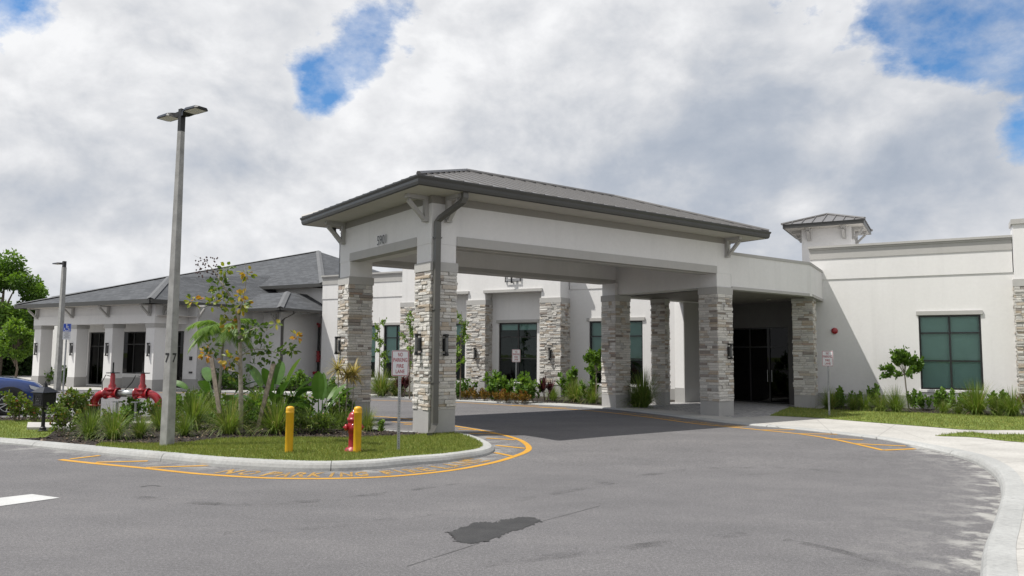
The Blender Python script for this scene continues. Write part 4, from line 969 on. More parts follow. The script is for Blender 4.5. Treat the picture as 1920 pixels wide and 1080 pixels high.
# ------------------------------------------------------------------ street furniture
def lamp_head(parent, o, d, r, L=.5, W=.3):
    h = MB(); pr = [(0, .06, -.07, .05), (.10, .075, -.075, .035), (.2, W*.42, -.03, .04), (.28, W*.5, -.02, .045), (L-.06, W*.5, -.02, .035), (L, W*.36, -.015, .02)]
    vs = []
    for x, hw, zb_, zt_ in pr: vs += [o+d*x-r*hw+Z*zb_, o+d*x+r*hw+Z*zb_, o+d*x+r*hw*.8+Z*zt_, o+d*x-r*hw*.8+Z*zt_]
    n = len(pr); h.add(vs, [(i*4+j, i*4+(j+1) % 4, i*4+4+(j+1) % 4, i*4+4+j) for i in range(n-1) for j in range(4)]+[(3,2,1,0), tuple((n-1)*4+j for j in range(4))])
    ob = h.build('lamp_head', M['black'], parent)
    MB().para(o+d*(.23)-r*W*.38-Z*.032, d*(L-.31), r*W*.76, Z*.014).build('lens', M['lens'], ob)
    return ob
b0 = G(313, 834.5, .15)
lp_ = thing('street_lamp', 'tall square concrete lamp post with two black heads, standing on the front lawn', 'street lamp', tuple(b0))
pd, pr_ = az(112), az(22); ad, ar_ = az(124), az(34)
pole = MB(); hw0, hw1, H = .112, .058, 6.78
vs = [b0+pd*sx*hw+pr_*sy*hw+Z*z for z, hw in ((-.1, hw0), (H, hw1)) for sx, sy in ((-1,-1),(1,-1),(1,1),(-1,1))]
# chamfered square section
def cham(o, hw, z, c=.16): return [o+(pd*x+pr_*y)*hw+Z*z for x, y in ((-1+c,-1),(1-c,-1),(1,-1+c),(1,1-c),(1-c,1),(-1+c,1),(-1,1-c),(-1,-1+c))]
lv = [cham(b0, hw0+(hw1-hw0)*t, -.1+(H+.1)*t) for t in (0, .25, .5, .75, 1)]
pole.add([v for r in lv for v in r], [(i*8+j, i*8+(j+1) % 8, i*8+8+(j+1) % 8, i*8+8+j) for i in range(4) for j in range(8)]+[tuple(32+j for j in range(8))])
pole.build('pole', M['concrete_pole'], lp_)
top = b0+Z*H; MB().para(top-ad*.055-ar_*.055, ad*.11, ar_*.11, Z*.5).build('mount', M['black'], lp_)
lamp_head(lp_, top+Z*.40+ad*.055, ad, ar_, .70, .34); lamp_head(lp_, top+Z*.40-ad*.055, -ad, -ar_, .70, .34)
for nr in (-pr_, pd):
    r = Z.cross(nr).normalized(); t = MB(); hw = hw0+(hw1-hw0)*1.85/H+.005; put_text(t, '7', b0+nr*hw-r*.055+Z*1.74, r, Z, .11, .20, 0, .02); t.build('number', M['black'], lp_)
b1 = G(107, 731, .147)
l2 = thing('street_lamp', 'concrete lamp post with a single arm head by the columned porch', 'street lamp', tuple(b1))
t2 = MB(); t2.add([b1+FD*x*hw+FN*y*hw+Z*z for z, hw in ((-.1, .125), (6.35, .085)) for x, y in ((-1,-1),(1,-1),(1,1),(-1,1))], [(0,1,5,4),(1,2,6,5),(2,3,7,6),(3,0,4,7),(4,5,6,7)]); t2.build('pole', M['concrete_pole'], l2)
tp = b1+Z*6.35; MB().para(tp-FD*.07-FN*.07, FD*.14, FN*.14, Z*.32).build('mount', M['black'], l2)
lamp_head(l2, tp+Z*.22-FD*.07, -FD, FN, .8, .36)

def bollard(p, label):
    t = thing('bollard', label, 'bollard', tuple(p), 'yellow bollards guarding the hydrant')
    MB().lathe([(.078, -.05), (.078, .765), (.083, .77), (.083, .80), (.078, .805)], 24, p).build('post', M['yellow_post'], t, True)
    MB().lathe([(.079, .80), (.081, .85), (.078, .875), (.06, .895), (.03, .905), (.001, .908)], 24, p).build('cap', M['yellow_post'], t, True)
bollard(G(541.5, 848, .15), 'yellow bollard standing alone on the lawn between lamp post and hydrant')
pb = G(669.5, 848, .15); bollard(pb, 'yellow bollard standing right in front of the red fire hydrant')

# fire hydrant
hp = G(662, 846, .15)
hy = thing('fire_hydrant', 'red fire hydrant half hidden behind a yellow bollard on the lawn', 'fire hydrant', tuple(hp))
hd_, hr = az(160), az(250)
MB().lathe([(.19, -.02), (.19, .035), (.165, .045), (.165, .075), (.115, .085), (.108, .12), (.104, .36), (.112, .38), (.112, .40), (.125, .41), (.13, .62), (.12, .66), (.14, .665), (.14, .69), (.12, .70)], 24, hp).build('barrel', M['red_faded'], hy, True)
bo = MB().lathe([(.15, .70), (.15, .725), (.125, .735), (.12, .78), (.1, .83), (.065, .865), (.03, .875), (.03, .915), (.001, .917)], 24, hp)
for i in range(8): a = i*pi/4; bo.lathe([(.014, .69), (.014, .74), (.001, .741)], 6, hp+V3((cos(a)*.135, sin(a)*.135, 0)))
bo.build('bonnet', M['red'], hy, True)
for dirv, rr, LL in ((-hr*-1, .065, .2), (hr*-1, .065, .2), (hd_, .088, .2)):
    q = MB(); c = hp+Z*.53; q.lathe([(rr*.85, .08), (rr*.85, LL-.06), (rr*1.1, LL-.055), (rr*1.15, LL-.01), (rr*.8, LL), (rr*.3, LL+.002), (rr*.3, LL+.035), (.001, LL+.036)], 18, c, dirv); q.build('hose_cap', M['red'], hy, True)
bt = MB()
for i in range(8): a = i*pi/4+.2; bt.lathe([(.016, .04), (.016, .06), (.001, .061)], 6, hp+V3((cos(a)*.175, sin(a)*.175, 0)))
bt.build('flange_bolt', M['galv'], hy)

hy.scale = (.9, .9, .9)
# signs
def rounded(w, h, r, n=5):
    out = []
    for cx, cy, a0 in ((w/2-r, h/2-r, 0), (-w/2+r, h/2-r, 90), (-w/2+r, -h/2+r, 180), (w/2-r, -h/2+r, 270)):
        for i in range(n+1): a = radians(a0+90*i/n); out.append((cx+r*cos(a), cy+r*sin(a)))
    return out
def plate(parent, c, r, nr, w, h, mat, name='plate', rad=.03, th=.004):
    o = rounded(w, h, rad); n = len(o); vs = [c+r*x+Z*y+nr*th for x, y in o]+[c+r*x+Z*y for x, y in o]
    return MB().add(vs, [tuple(range(n)), tuple(reversed(range(n, 2*n)))]+[(i+n, (i+1) % n+n, (i+1) % n, i) for i in range(n)]).build(name, mat, parent)
def ring_outline(mb, c, r, nr, w, h, rad, t):
    a = rounded(w, h, rad); b = rounded(w-2*t, h-2*t, max(.004, rad-t)); n = len(a)
    mb.add([c+r*x+Z*y+nr*.0015 for x, y in a]+[c+r*x+Z*y+nr*.0015 for x, y in b], [(i, (i+1) % n, n+(i+1) % n, n+i) for i in range(n)])
def sign_post(parent, p, r, nr, h, holes=True):
    m_ = MB(); m_.para(p-r*.026-nr*.03-Z*.2, r*.052, nr*.006, Z*(h+.2)); m_.para(p-r*.026-nr*.029-Z*.2, r*.008, nr*.028, Z*(h+.2)); m_.para(p+r*.018-nr*.029-Z*.2, r*.008, nr*.028, Z*(h+.2))
    m_.para(p-r*.028-Z*.2, r*.056, nr*.004, Z*(h+.2))
    if holes:
        z = .04
        while z < h-.03: m_.lathe([(.008, .0045), (.001, .0046)], 6, p+Z*z, nr, 1); z += .05
    return m_.build('post', [M['galv'], M['black']], parent)
def no_parking(p, h, facing, label, w=.36, ph=.525):
    t = thing('road_sign', label, 'road sign', tuple(p), 'no parking fire lane signs')
    nr = facing; r = Z.cross(nr).normalized()
    sign_post(t, p, r, nr, h-.02)
    c = p+nr*.008+Z*(h-ph/2); pl_ = plate(t, c, r, nr, w, ph, M['sign_white'])
    tx = MB(); cf = c+nr*.005; ring_outline(tx, cf, r, nr, w-.016, ph-.016, .025, .012)
    for txt, ww_, y, hh in (('NO', .095, .135, .08), ('PARKING', .29, .025, .085), ('FIRE', .15, -.095, .075), ('LANE', .185, -.205, .075)):
        put_text(tx, txt, cf+nr*.0015-r*ww_/2+Z*y, r, Z, ww_, hh, 0, .012)
    tx.build('lettering', M['sign_red'], pl_); return t
def face_to(p): d = V3((-p.x, -p.y, 0)); return d.normalized()
p = G(747, 845, .15); no_parking(p, 2.03, (face_to(p)*.9+V3((.25, 0, 0))).normalized(), 'no parking fire lane sign on the lawn, right of the hydrant')
p = G(1555, 779, .15); no_parking(p, 2.17, (face_to(p)*.95+V3((-.3, 0, 0))).normalized(), 'no parking fire lane sign on the right lawn, left of the round-headed tree')
p = D(967.3, 747, 34.2); p.z = .15; no_parking(p, 2.2, face_to(p), 'no parking fire lane sign among the shrubs before a dark window', .37, .56)
# accessible parking sign
p = G(117, 747, .147)
t = thing('parking_sign', 'blue accessible parking sign over a small white plate, near far lamp post', 'parking sign', tuple(p))
nr = face_to(p); nr = (nr+V3((-.1, 0, 0))).normalized(); r = Z.cross(nr).normalized()
pp_ = MB(); pp_.tube([p-Z*.1, p+Z*2.3+r*.02, p+Z*3.12+r*.03], .035, 8); pp_.build('post', M['galv'], t)
c = p+r*.03+nr*.045+Z*2.86; bp = plate(t, c+Z*.12, r, nr, .30, .34, M['sign_blue'], 'blue_plate', .02)
ic = MB(); o = c+Z*.12+nr*.006
def disc(mb, c, rr, n=14): mb.add([c+r*(rr*cos(2*pi*i/n))+Z*(rr*sin(2*pi*i/n)) for i in range(n)], [tuple(range(n))])
disc(ic, o+Z*.135-r*.02, .026)
def bar2(a, b, w_): 
    A, B = o+r*a[0]+Z*a[1], o+r*b[0]+Z*b[1]; d = (B-A).normalized(); q = nr.cross(d)*w_/2; ic.add([A-q, B-q, B+q, A+q], [(0,1,2,3)])
bar2((-.02, .10), (-.01, -.02), .032); bar2((-.012, .05), (.06, .045), .022); bar2((-.012, -.015), (.06, -.02), .028); bar2((.055, -.01), (.085, -.12), .028); bar2((.08, -.115), (.115, -.10), .024)
n = 18
vs = []
for i in range(n+1): a = radians(150+(230)*i/n); vs += [o+r*(-.012+.095*cos(a))+Z*(-.055+.095*sin(a)), o+r*(-.012+.07*cos(a))+Z*(-.055+.07*sin(a))]
ic.add(vs, [(2*i, 2*i+1, 2*i+3, 2*i+2) for i in range(n)]); ring_outline(ic, o, r, nr, .285, .325, .018, .008)
ic.build('wheelchair_symbol', M['sign_white'], bp)
wp = plate(t, c-Z*.22, r, nr, .30, .33, M['sign_white'], 'white_plate', .02)
tl = MB()
for y, w_ in ((.13, .2), (.07, .1), (.01, .22), (-.06, .14), (-.13, .2)): tl.para(c-Z*.22+nr*.0055-r*w_/2+Z*y*.8, r*w_, Z*.022, nr*.001)
tl.build('small_print', M['text_grey'], wp)

# mailbox on a pedestal
p = G(80, 809, .15)
mbx = thing('mailbox', 'black pedestal mailbox with a pyramid roof and embossed panel on the side lawn', 'mailbox', tuple(p))
ma, mb_ = az(112), az(22)
def sq(prof, o, a=ma, b=mb_):
    q = MB(); vs = [o+(a*x+b*y)*hw+Z*z for hw, z in prof for x, y in ((-1,-1),(1,-1),(1,1),(-1,1))]; n = len(prof)
    return q.add(vs, [(i*4+j, i*4+(j+1) % 4, i*4+4+(j+1) % 4, i*4+4+j) for i in range(n-1) for j in range(4)]+[(3,2,1,0), tuple((n-1)*4+j for j in range(4))])
k7 = .70
MB().lathe([(x*k7, z*k7) for x, z in [(.16, -.02), (.16, .03), (.12, .05), (.10, .10), (.115, .13), (.075, .16), (.062, .2), (.06, .52), (.085, .55), (.06, .58), (.065, .72), (.10, .80), (.15, .84), (.15, .86)]], 16, p).build('pedestal', M['black'], mbx, False)
bx = sq([(x*k7, z*k7) for x, z in [(.20, .85), (.235, .87), (.25, .90), (.25, 1.33), (.27, 1.34)]], p).build('box', M['black'], mbx)
sq([(x*k7, z*k7) for x, z in [(.32, 1.34), (.325, 1.37), (.29, 1.385), (.12, 1.53), (.06, 1.56), (.05, 1.60), (.03, 1.64), (.035, 1.67), (.015, 1.70), (.004, 1.76)]], p).build('lid', M['black'], mbx)
em = MB()
for nr in (-mb_, -ma):
    r = Z.cross(nr).normalized(); o = p+nr*.176+Z*.785
    em.para(o-r*.14-Z*.13, r*.28, Z*.01, nr*.012); em.para(o-r*.14+Z*.12, r*.28, Z*.01, nr*.012); em.para(o-r*.14-Z*.119, r*.01, Z*.238, nr*.012); em.para(o+r*.13-Z*.119, r*.01, Z*.238, nr*.012)
    for k in range(6): a = k*pi/3; em.lathe([(.022, 0), (.015, .012), (.001, .016)], 8, o+r*.055*cos(a)+Z*.055*sin(a)+Z*.01, nr)
    em.lathe([(.026, 0), (.015, .016), (.001, .02)], 10, o+Z*.01, nr); em.para(o-r*.07-Z*.10, r*.14, Z*.014, nr*.014)
em.build('embossed_panel', simple('worn_black_metal', (.045, .045, .048), .35, .4, bst=0), bx)

# red backflow preventer
bf = thing('backflow_preventer', 'red double-valve backflow assembly with silver pipe behind the grass clumps', 'backflow preventer', tuple(G(240, 790, .15)))
gl = G(205, 789, .15); ge = D(282, 780, gl.y-.1); ge = V3((ge.x, gl.y-.15, .15)); ax_ = (ge-gl); ax_.z = 0; Lb = ax_.length; ax_.normalize(); pz = Z*.78; sd = V3((-ax_.y, ax_.x, 0))
def at_px(x): q = D(x, 720, gl.y); return gl+ax_*((V3((q.x, q.y, .15))-gl).dot(ax_))
L1, L2 = at_px(211), at_px(272)
for c, sg, nm_ in ((L1, -1, 'l'), (L2, 1, 'r')):
    v_ = MB(); cc = c+pz
    v_.lathe([(.13, .0), (.13, .03), (.10, .04), (.11, .12), (.105, .2), (.14, .21), (.14, .25), (.095, .26), (.11, .33), (.07, .40), (.065, .62), (.055, .66), (.05, .70)], 18, cc-Z*.12)
    v_.lathe([(.165, -.20), (.165, -.16), (.115, -.155), (.115, .155), (.165, .16), (.165, .20)], 18, cc, ax_)
    bv = v_.build('gate_valve', M['red'], bf, True)
    hwh = MB(); o = cc+Z*.58
    k = 24; hwh.tube([o+ax_*.17*cos(2*pi*i/k)+sd*.17*sin(2*pi*i/k) for i in range(k+1)], .014, 6, cap=False)
    for i in range(3): a = i*2*pi/3; hwh.tube([o, o+ax_*.17*cos(a)+sd*.17*sin(a)], .012, 6)
    hwh.build('handwheel', M['black'], bv)
    MB().lathe([(.035, .5), (.035, .62), (.022, .63), (.022, .88), (.001, .881)], 10, cc).build('stem', M['black'], bv)
    e_ = MB(); q = cc+ax_*sg*.2; R_ = .34
    pts = [q+ax_*sg*(R_*sin(a))-Z*(R_*(1-cos(a))) for a in [i*pi/16 for i in range(9)]]
    e_.tube(pts, [.108]*9, 16); f0 = pts[-1]; e_.lathe([(.001, .02), (.185, .02), (.185, -.03), (.001, -.03)], 18, f0, Z); e_.build('elbow', M['red'], bf, True)
    MB().lathe([(.12, -f0.z+.1), (.12, -.03)], 18, f0).build('riser_pipe', M['black'], bf, True)
    for off in (-.02,):
        j = MB(); jp = c+ax_*(-sg*.18); j.tube([V3((jp.x, jp.y, .1)), V3((jp.x, jp.y, .70))], .035, 8); j.lathe([(.09, .1), (.09, .13)], 10, V3((jp.x, jp.y, 0))); j.box(V3((jp.x, jp.y, .69)), .2, .16, .03); j.build('pipe_stand', M['galv'], bf)
    hs = MB(); o = cc+Z*.5; s2 = -1 if sg < 0 else -1
    hs.tube([o+Z*-.02-ax_*.05, o-ax_*.22+Z*.02, o-ax_*.32-Z*.18, o-ax_*(.30 if sg < 0 else .62)-Z*.5], .012, 6); hs.build('tamper_cable', M['black'], bf)
MB().tube([L1+pz+ax_*.2, L2+pz-ax_*.2], .10, 18).build('check_valve_pipe', simple('silver_pipe', (.45, .46, .46), .35, .8, bst=0), bf, True)
by = MB(); q0 = at_px(190)+Z*.72+sd*.25; q1 = at_px(147)+Z*.72+sd*.25
by.tube([q0, q1+ax_*.1, q1+ax_*.03-Z*.03, q1-Z*.1, V3((q1.x, q1.y, .05))], .035, 10); by.tube([at_px(176)+Z*.72+sd*.25, at_px(176)+sd*.25-Z*.1], .03, 8); by.tube([at_px(240)+Z*.62+sd*.2, at_px(240)+sd*.2-Z*.1], .04, 8)
by.lathe([(.05, 0), (.05, .12), (.03, .13), (.001, .13)], 10, at_px(174)+Z*.72+sd*.25); by.build('bypass_pipe', simple('rusty_dark_pipe', (.05, .035, .03), .6), bf)
MB().para(at_px(236)-ax_*.1-sd*.5-Z*.12, ax_*1.9, sd*.8, Z*.13).build('concrete_pad', M['concrete'], bf)

# parked blue crossover
wc = G(15, 779, .10); cd = az(57); cs = az(147)      # heading, and its near side (towards the viewer)
cx = wc-cd*.92+cs*-.0
carT = thing('parked_car', 'blue crossover car with black wheel arches parked at the left edge', 'car', (cx.x, cx.y, .1))
K = 1.12
def cpt(x, y, z): return V3((cx.x, cx.y, .1))+cd*((x-2.7)*K+ .0)+cs*((y-.86)*K)+Z*(z*K)
# x: 0 rear .. 4.4 nose; y: 0 middle .. +.9 near side
prof = [(0.05,.55,.80,.95,.74),(.12,.40,.90,1.08,.80),(.55,.32,.98,1.45,.86),(1.0,.30,.99,1.58,.88),(1.9,.30,.97,1.60,.89),(2.5,.30,.96,1.54,.89),(2.95,.30,.97,1.28,.89),(3.25,.30,1.0,1.06,.89),(3.7,.30,.96,1.01,.88),(4.1,.30,.86,.92,.85),(4.3,.34,.74,.80,.78),(4.4,.42,.62,.66,.66)]
bd_ = MB(); vs = []
for x, zl, zb_, zt_, hw in prof:
    tw_ = hw-.20 if zt_-zb_ > .25 else hw-.10
    ring = [(hw-.05, zl), (hw, zl+.12), (hw+.01, (zl+zb_)/2+.06), (hw-.015, zb_-.03), (hw-.05, zb_), (tw_, zt_-.04 if zt_-zb_ > .1 else zt_-.015), (tw_*.75, zt_), (0, zt_+.02)]
    full = [cpt(x, y, z) for y, z in ring]+[cpt(x, -y, z) for y, z in ring[-2::-1]]; vs += full
n = 15
bd_.add(vs, [(i*n+j, i*n+j+1, i*n+n+j+1, i*n+n+j) for i in range(len(prof)-1) for j in range(n-1)]+[tuple(range(n)), tuple(reversed([(len(prof)-1)*n+j for j in range(n)]))])
bdo = bd_.build('body', M['car_blue'], carT, True)
gl_ = MB()
for s in (1, -1):
    gl_.add([cpt(.75, s*.865, 1.03), cpt(2.85, s*.865, 1.02), cpt(2.45, s*.735, 1.47), cpt(1.0, s*.735, 1.50)], [(0,1,2,3)]); 
gl_.add([cpt(2.62, -.66, 1.52), cpt(2.62, .66, 1.52), cpt(3.2, .78, 1.09), cpt(3.2, -.78, 1.09)], [(0,1,2,3)])
gl_.build('window_glass', M['car_glass'], carT)
for x in (.85, 3.52):
    for s in (1, -1):
        c = cpt(x, s*.80, .335); a = cs*s; tyre = MB().lathe([(.22, -.11), (.32, -.11), (.345, -.08), (.35, 0), (.345, .08), (.32, .105), (.235, .105), (.235, .06)], 32, c, a)
        for i in range(len(tyre.v)): tyre.v[i] = tuple(c+(V3(tyre.v[i])-c)*K)
        to = tyre.build('wheel', M['rubber'], carT, True)
        rm_ = MB(); rm_.lathe([(.235, .10), (.225, .10), (.21, .04), (.05, .05), (.045, .085), (.001, .09)], 28, c, a, 1)
        e1 = Z.cross(a).normalized()
        for k in range(10):
            an = k*2*pi/10+(.09 if k % 2 else -.09); d_ = e1*cos(an)+Z*sin(an); q = a.cross(d_).normalized()
            rm_.para(c+d_*.04+a*.08-q*.014, d_*.19, q*.028, a*.02, 0)
        rm_.lathe([(.24, .10), (.24, .112), (.222, .112), (.222, .10)], 28, c, a, 0)
        for i in range(len(rm_.v)): rm_.v[i] = tuple(c+(V3(rm_.v[i])-c)*K)
        rm_.build('rim', [M['alloy'], M['black']], to)
        ar = MB(); nA = 16; vs = []
        for i in range(nA+1):
            an = pi*(-.08+1.16*i/nA); 
            for rr, oo in ((.37, .895), (.37, .915), (.46, .915), (.47, .89)): vs.append(cpt(x+rr*cos(an), s*oo, max(.27, .335+rr*sin(an))))
        ar.add(vs, [(i*4+j, i*4+j+1, i*4+5+j, i*4+4+j) for i in range(nA) for j in range(3)]); 
        ar.add([cpt(x+.37*cos(pi*i/12), s*.893, .335+.37*sin(pi*i/12)) for i in range(13)], [tuple(range(13))]); ar.build('wheel_arch', M['car_plastic'], carT)
for s in (1, -1):
    h_ = MB(); h_.add([cpt(3.98, s*.878, .84), cpt(4.28, s*.80, .74), cpt(4.36, s*.60, .70), cpt(4.37, s*.60, .60), cpt(4.30, s*.80, .62), cpt(4.02, s*.885, .74)], [(0,1,4,5), (1,2,3,4)]); h_.build('headlight', M['headlight'], carT)
MB().add([cpt(4.2, -.84, .36), cpt(4.2, .84, .36), cpt(4.43, .55, .40), cpt(4.43, -.55, .40), cpt(4.22, -.86, .55), cpt(4.22, .86, .55), cpt(4.45, .55, .56), cpt(4.45, -.55, .56)], [(1,2,6,5), (2,3,7,6), (3,0,4,7), (4,5,6,7)]).build('bumper', M['car_plastic'], carT)
for s in (1, -1): MB().para(cpt(1.2, s*.885, .27), cd*1.9*K, cs*s*.03*K, Z*.10*K).build('side_sill', M['car_plastic'], carT)
for s in (1, -1): MB().box(cpt(2.75, s*1.0, 1.05), .13*K, .2*K, .13*K, cd, cs).build('mirror', M['car_plastic'], carT)

# wooden stakes and a small pipe stub in the planting
def stake(a, b, w_, label):
    d = (b-a); r = V3((1, 0, 0)); q = d.cross(r).normalized()
    m_ = MB(); m_.para(a-r*w_/2-q*w_*.3, r*w_, q*w_*.6, d); o = m_.build('wooden_stake', M['wood'], None, False, tuple(a)); tag(o, label, 'stake', 'tree stakes in the island planting')
# ------------------------------------------------------------------ plants
RP = random.Random(21)
def rdir(R): 
    while True:
        v = V3((R.uniform(-1, 1), R.uniform(-1, 1), R.uniform(-1, 1)))
        if .1 < v.length < 1: return v.normalized()
def leaf(mb, p, d, n, L, W, tone, fold=.18, mi=0):
    r = d.cross(n)
    if r.length < 1e-3: r = d.orthogonal()
    r.normalize(); n = r.cross(d)
    a = p+d*L*.45+r*W*.5+n*W*fold; b = p+d*L*.45-r*W*.5+n*W*fold; t = p+d*L-n*L*.06; m_ = p+d*L*.5
    mb.add([p, a, t, b, m_], [(0,4,1), (1,4,2), (0,3,4), (4,3,2)], mi, tone)
def roundleaf(mb, p, d, n, L, W, tone, mi=0):
    r = d.cross(n)
    if r.length < 1e-3: r = d.orthogonal()
    r.normalize(); n = r.cross(d)
    mb.add([p, p+d*L*.25+r*W*.42+n*W*.08, p+d*L*.65+r*W*.45+n*W*.1, p+d*L, p+d*L*.65-r*W*.45+n*W*.1, p+d*L*.25-r*W*.42+n*W*.08], [(0,1,2,3), (0,3,4,5)], mi, tone)
def ribbon(mb, p, d, L, w, droop, tone, n=5, up=.0, mi=0, twist=0):
    # arching blade: starts along d, bends down
    pts = []; q = V3(p); v = V3(d).normalized()
    for i in range(n+1): pts.append(V3(q)); q = q+v*(L/n); v = (v+V3((0, 0, -droop/n))).normalized()
    r = d.cross(Z); r = r.normalized() if r.length > .05 else V3((cos(twist), sin(twist), 0)); vs = []
    for i, c in enumerate(pts):
        t = i/n; ww = w*(.55+.45*min(1, t*3))*(1-t**2.2)+.0008; vs += [c-r*ww/2, c+r*ww/2]
    mb.add(vs, [(2*i, 2*i+1, 2*i+3, 2*i+2) for i in range(n)], mi, tone)
def g_clump(R, h=.8, n=260, r=.10, w=.011, droop=1.5, dead=.12):
    mb = MB()
    for _ in range(n):
        a = R.uniform(0, 2*pi); le = R.uniform(.05, 1.05)*R.uniform(.55, 1); q = V3((cos(a), sin(a), 0))
        p = q*r*R.random()**.5; d = (q*le+Z*(1.05-le*.4)).normalized()
        tone = R.gauss(.45, .16) if R.random() > dead else R.uniform(.85, 1)
        ribbon(mb, p, d, h*R.uniform(.6, 1.25), w*R.uniform(.6, 1.3), droop*R.uniform(.5, 1.2)*(.3+le), min(1, max(0, tone)), 5)
    return mb
def g_shrub(R, h=.7, r=.38, n=260, L=.09, W=.055, stems=9, tonef=None, leafm=roundleaf, up=.6):
    st = MB(); lf = MB()
    tips = []
    for i in range(stems):
        a = R.uniform(0, 2*pi); rr = r*R.random()**.5; zt_ = h*R.uniform(.6, 1.0)*(1-.25*rr/r); base = V3((cos(a)*rr*.25, sin(a)*rr*.25, -.03)); tip = V3((cos(a)*rr, sin(a)*rr, zt_)); mid = base.lerp(tip, .5)+V3((R.uniform(-.04,.04), R.uniform(-.04,.04), .02))
        st.tube([base, mid, tip], [.010, .008, .004], 4, tone=.3); tips.append((base, mid, tip))
    for _ in range(n):
        b, m_, t = R.choice(tips); u_ = R.uniform(.15, 1.0)**.7; c = b.lerp(m_, u_*2) if u_ < .5 else m_.lerp(t, u_*2-1)
        d = (rdir(R)+Z*up).normalized(); c = c+rdir(R)*R.random()*r*.28
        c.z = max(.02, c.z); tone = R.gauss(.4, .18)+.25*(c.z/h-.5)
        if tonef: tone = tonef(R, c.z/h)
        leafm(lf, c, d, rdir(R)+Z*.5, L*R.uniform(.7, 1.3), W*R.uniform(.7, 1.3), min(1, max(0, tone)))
    return lf, st
def place(name, label, cat, loc, leafmb, lmat, stemmb=None, smat=None, group=None, rz=0, sc=1, szz=None, lname='foliage', sname='stem'):
    t = thing(name, label, cat, (0, 0, 0), group)
    leafmb.build(lname, lmat, t)
    if stemmb and stemmb.v: stemmb.build(sname, smat or M['trunk'], t)
    t.location = loc; t.rotation_euler = (0, 0, rz); t.scale = (sc, sc, szz or sc)
    return t
def bed(px, py, z=.15): q = G(px, py, z); q.z = z; return q

# ornamental grass clumps: three growths, copied
gp = []
def grass(px, py, h, label, group, kind=None, wide=1., z=.15):
    k = kind if kind is not None else RP.randrange(3); loc = bed(px, py, z); hh = h
    if len(gp) <= k or gp[k] is None:
        while len(gp) <= k: gp.append(None)
        gp[k] = place('grass_clump', label, 'grass clump', loc, g_clump(random.Random(40+k), 1., [560, 480, 620][k], [.12, .15, .11][k], [.013, .011, .014][k], [2.2, 2.6, 1.9][k]), M['grass_leaf'], group=group, sc=hh*wide, szz=hh)
        return gp[k]
    o = dup(gp[k], loc, RP.uniform(0, 6), hh*wide, label, hh); o['group'] = group; return o
GI = 'grass clumps planted on the island'; GB = 'grass clumps along the building'
grass(168, 821, .72, 'grass clump right of the mailbox, below the left red elbow', GI, 0)
grass(213, 823, .78, 'broad arching grass clump in front of the red valves, strawy at its base', GI, 1)
grass(262, 820, .52, 'short grass clump just left of the concrete lamp post foot', GI, 2)
grass(345, 817, .52, 'small grass clump tucked right behind the concrete lamp post foot', GI, 0)
grass(362, 804, .98, 'tall grass clump right of the lamp post, before the first stake', GI, 2)
grass(428, 813, .92, 'yellowish arching grass clump in front of the thin staked tree', GI, 1, 1.05)
grass(472, 797, 1.0, 'dark grass clump between the staked tree trunk and the leaning stake', GI, 0)
grass(517, 813, .85, 'grass clump between the leaning stake and the lone bollard', GI, 2, 1.15)
grass(395, 793, .8, 'grass clump behind the upright wooden stake', GI, 0)
grass(300, 806, .6, 'grass clump hidden partly by the lamp post, under the right elbow', GI, 2)
grass(688, 807, .62, 'pale grass clump right of the red hydrant', GI, 1)
grass(715, 742, 1.2, 'broad grass clump under the left pair of windows, left of sign', GB, 2, 1.2)
grass(745, 742, 1.1, 'grass clump behind the nearest no parking sign post', GB, 0, 1.2)
grass(1037, 751.5, .72, 'small grass clump right of the dark red plant at the pier', GB, 0)
grass(1079, 754, .95, 'grass clump left of the small round tree by the pillar', GB, 2, 1.15)
grass(1110, 756.5, .88, 'grass clump at the foot of the small round tree by the pillar', GB, 1, 1.1)
grass(1207, 764, 1.35, 'tall grass clump between the two shaded canopy pillars', GB, 2, .95)
grass(1192, 763, .9, 'lower grass clump beside the rear canopy pillar', GB, 0, 1)
for px, h, k, lb in ((1556, .85, 0, 'grass clump in the shadow right of the end stone pillar'), (1622, .75, 1, 'yellowish grass clump in the left half of the right bed'), (1652, .8, 1, 'spreading grass clump left of the round-headed tree'), (1681, .95, 0, 'wispy grass clump touching the round-headed tree trunk on its left'),
                     (1770, .5, 2, 'low grass tuft under the middle of the right window'), (1797, .45, 0, 'small grass tuft below the right end of the right window'), (1832, 1.2, 2, 'tallest grass clump, right of the right window'), (1870, .75, 1, 'grass clump between the tall clump and the stone end pier'), (1898, 1., 0, 'dark grass clump in front of the stone end pier'), (1600, .6, 2, 'low grass clump right of the third no parking sign')):
    grass(px, 766+(px-1540)*.036+1, h*.92, lb, GB, k, 1.1, .155)

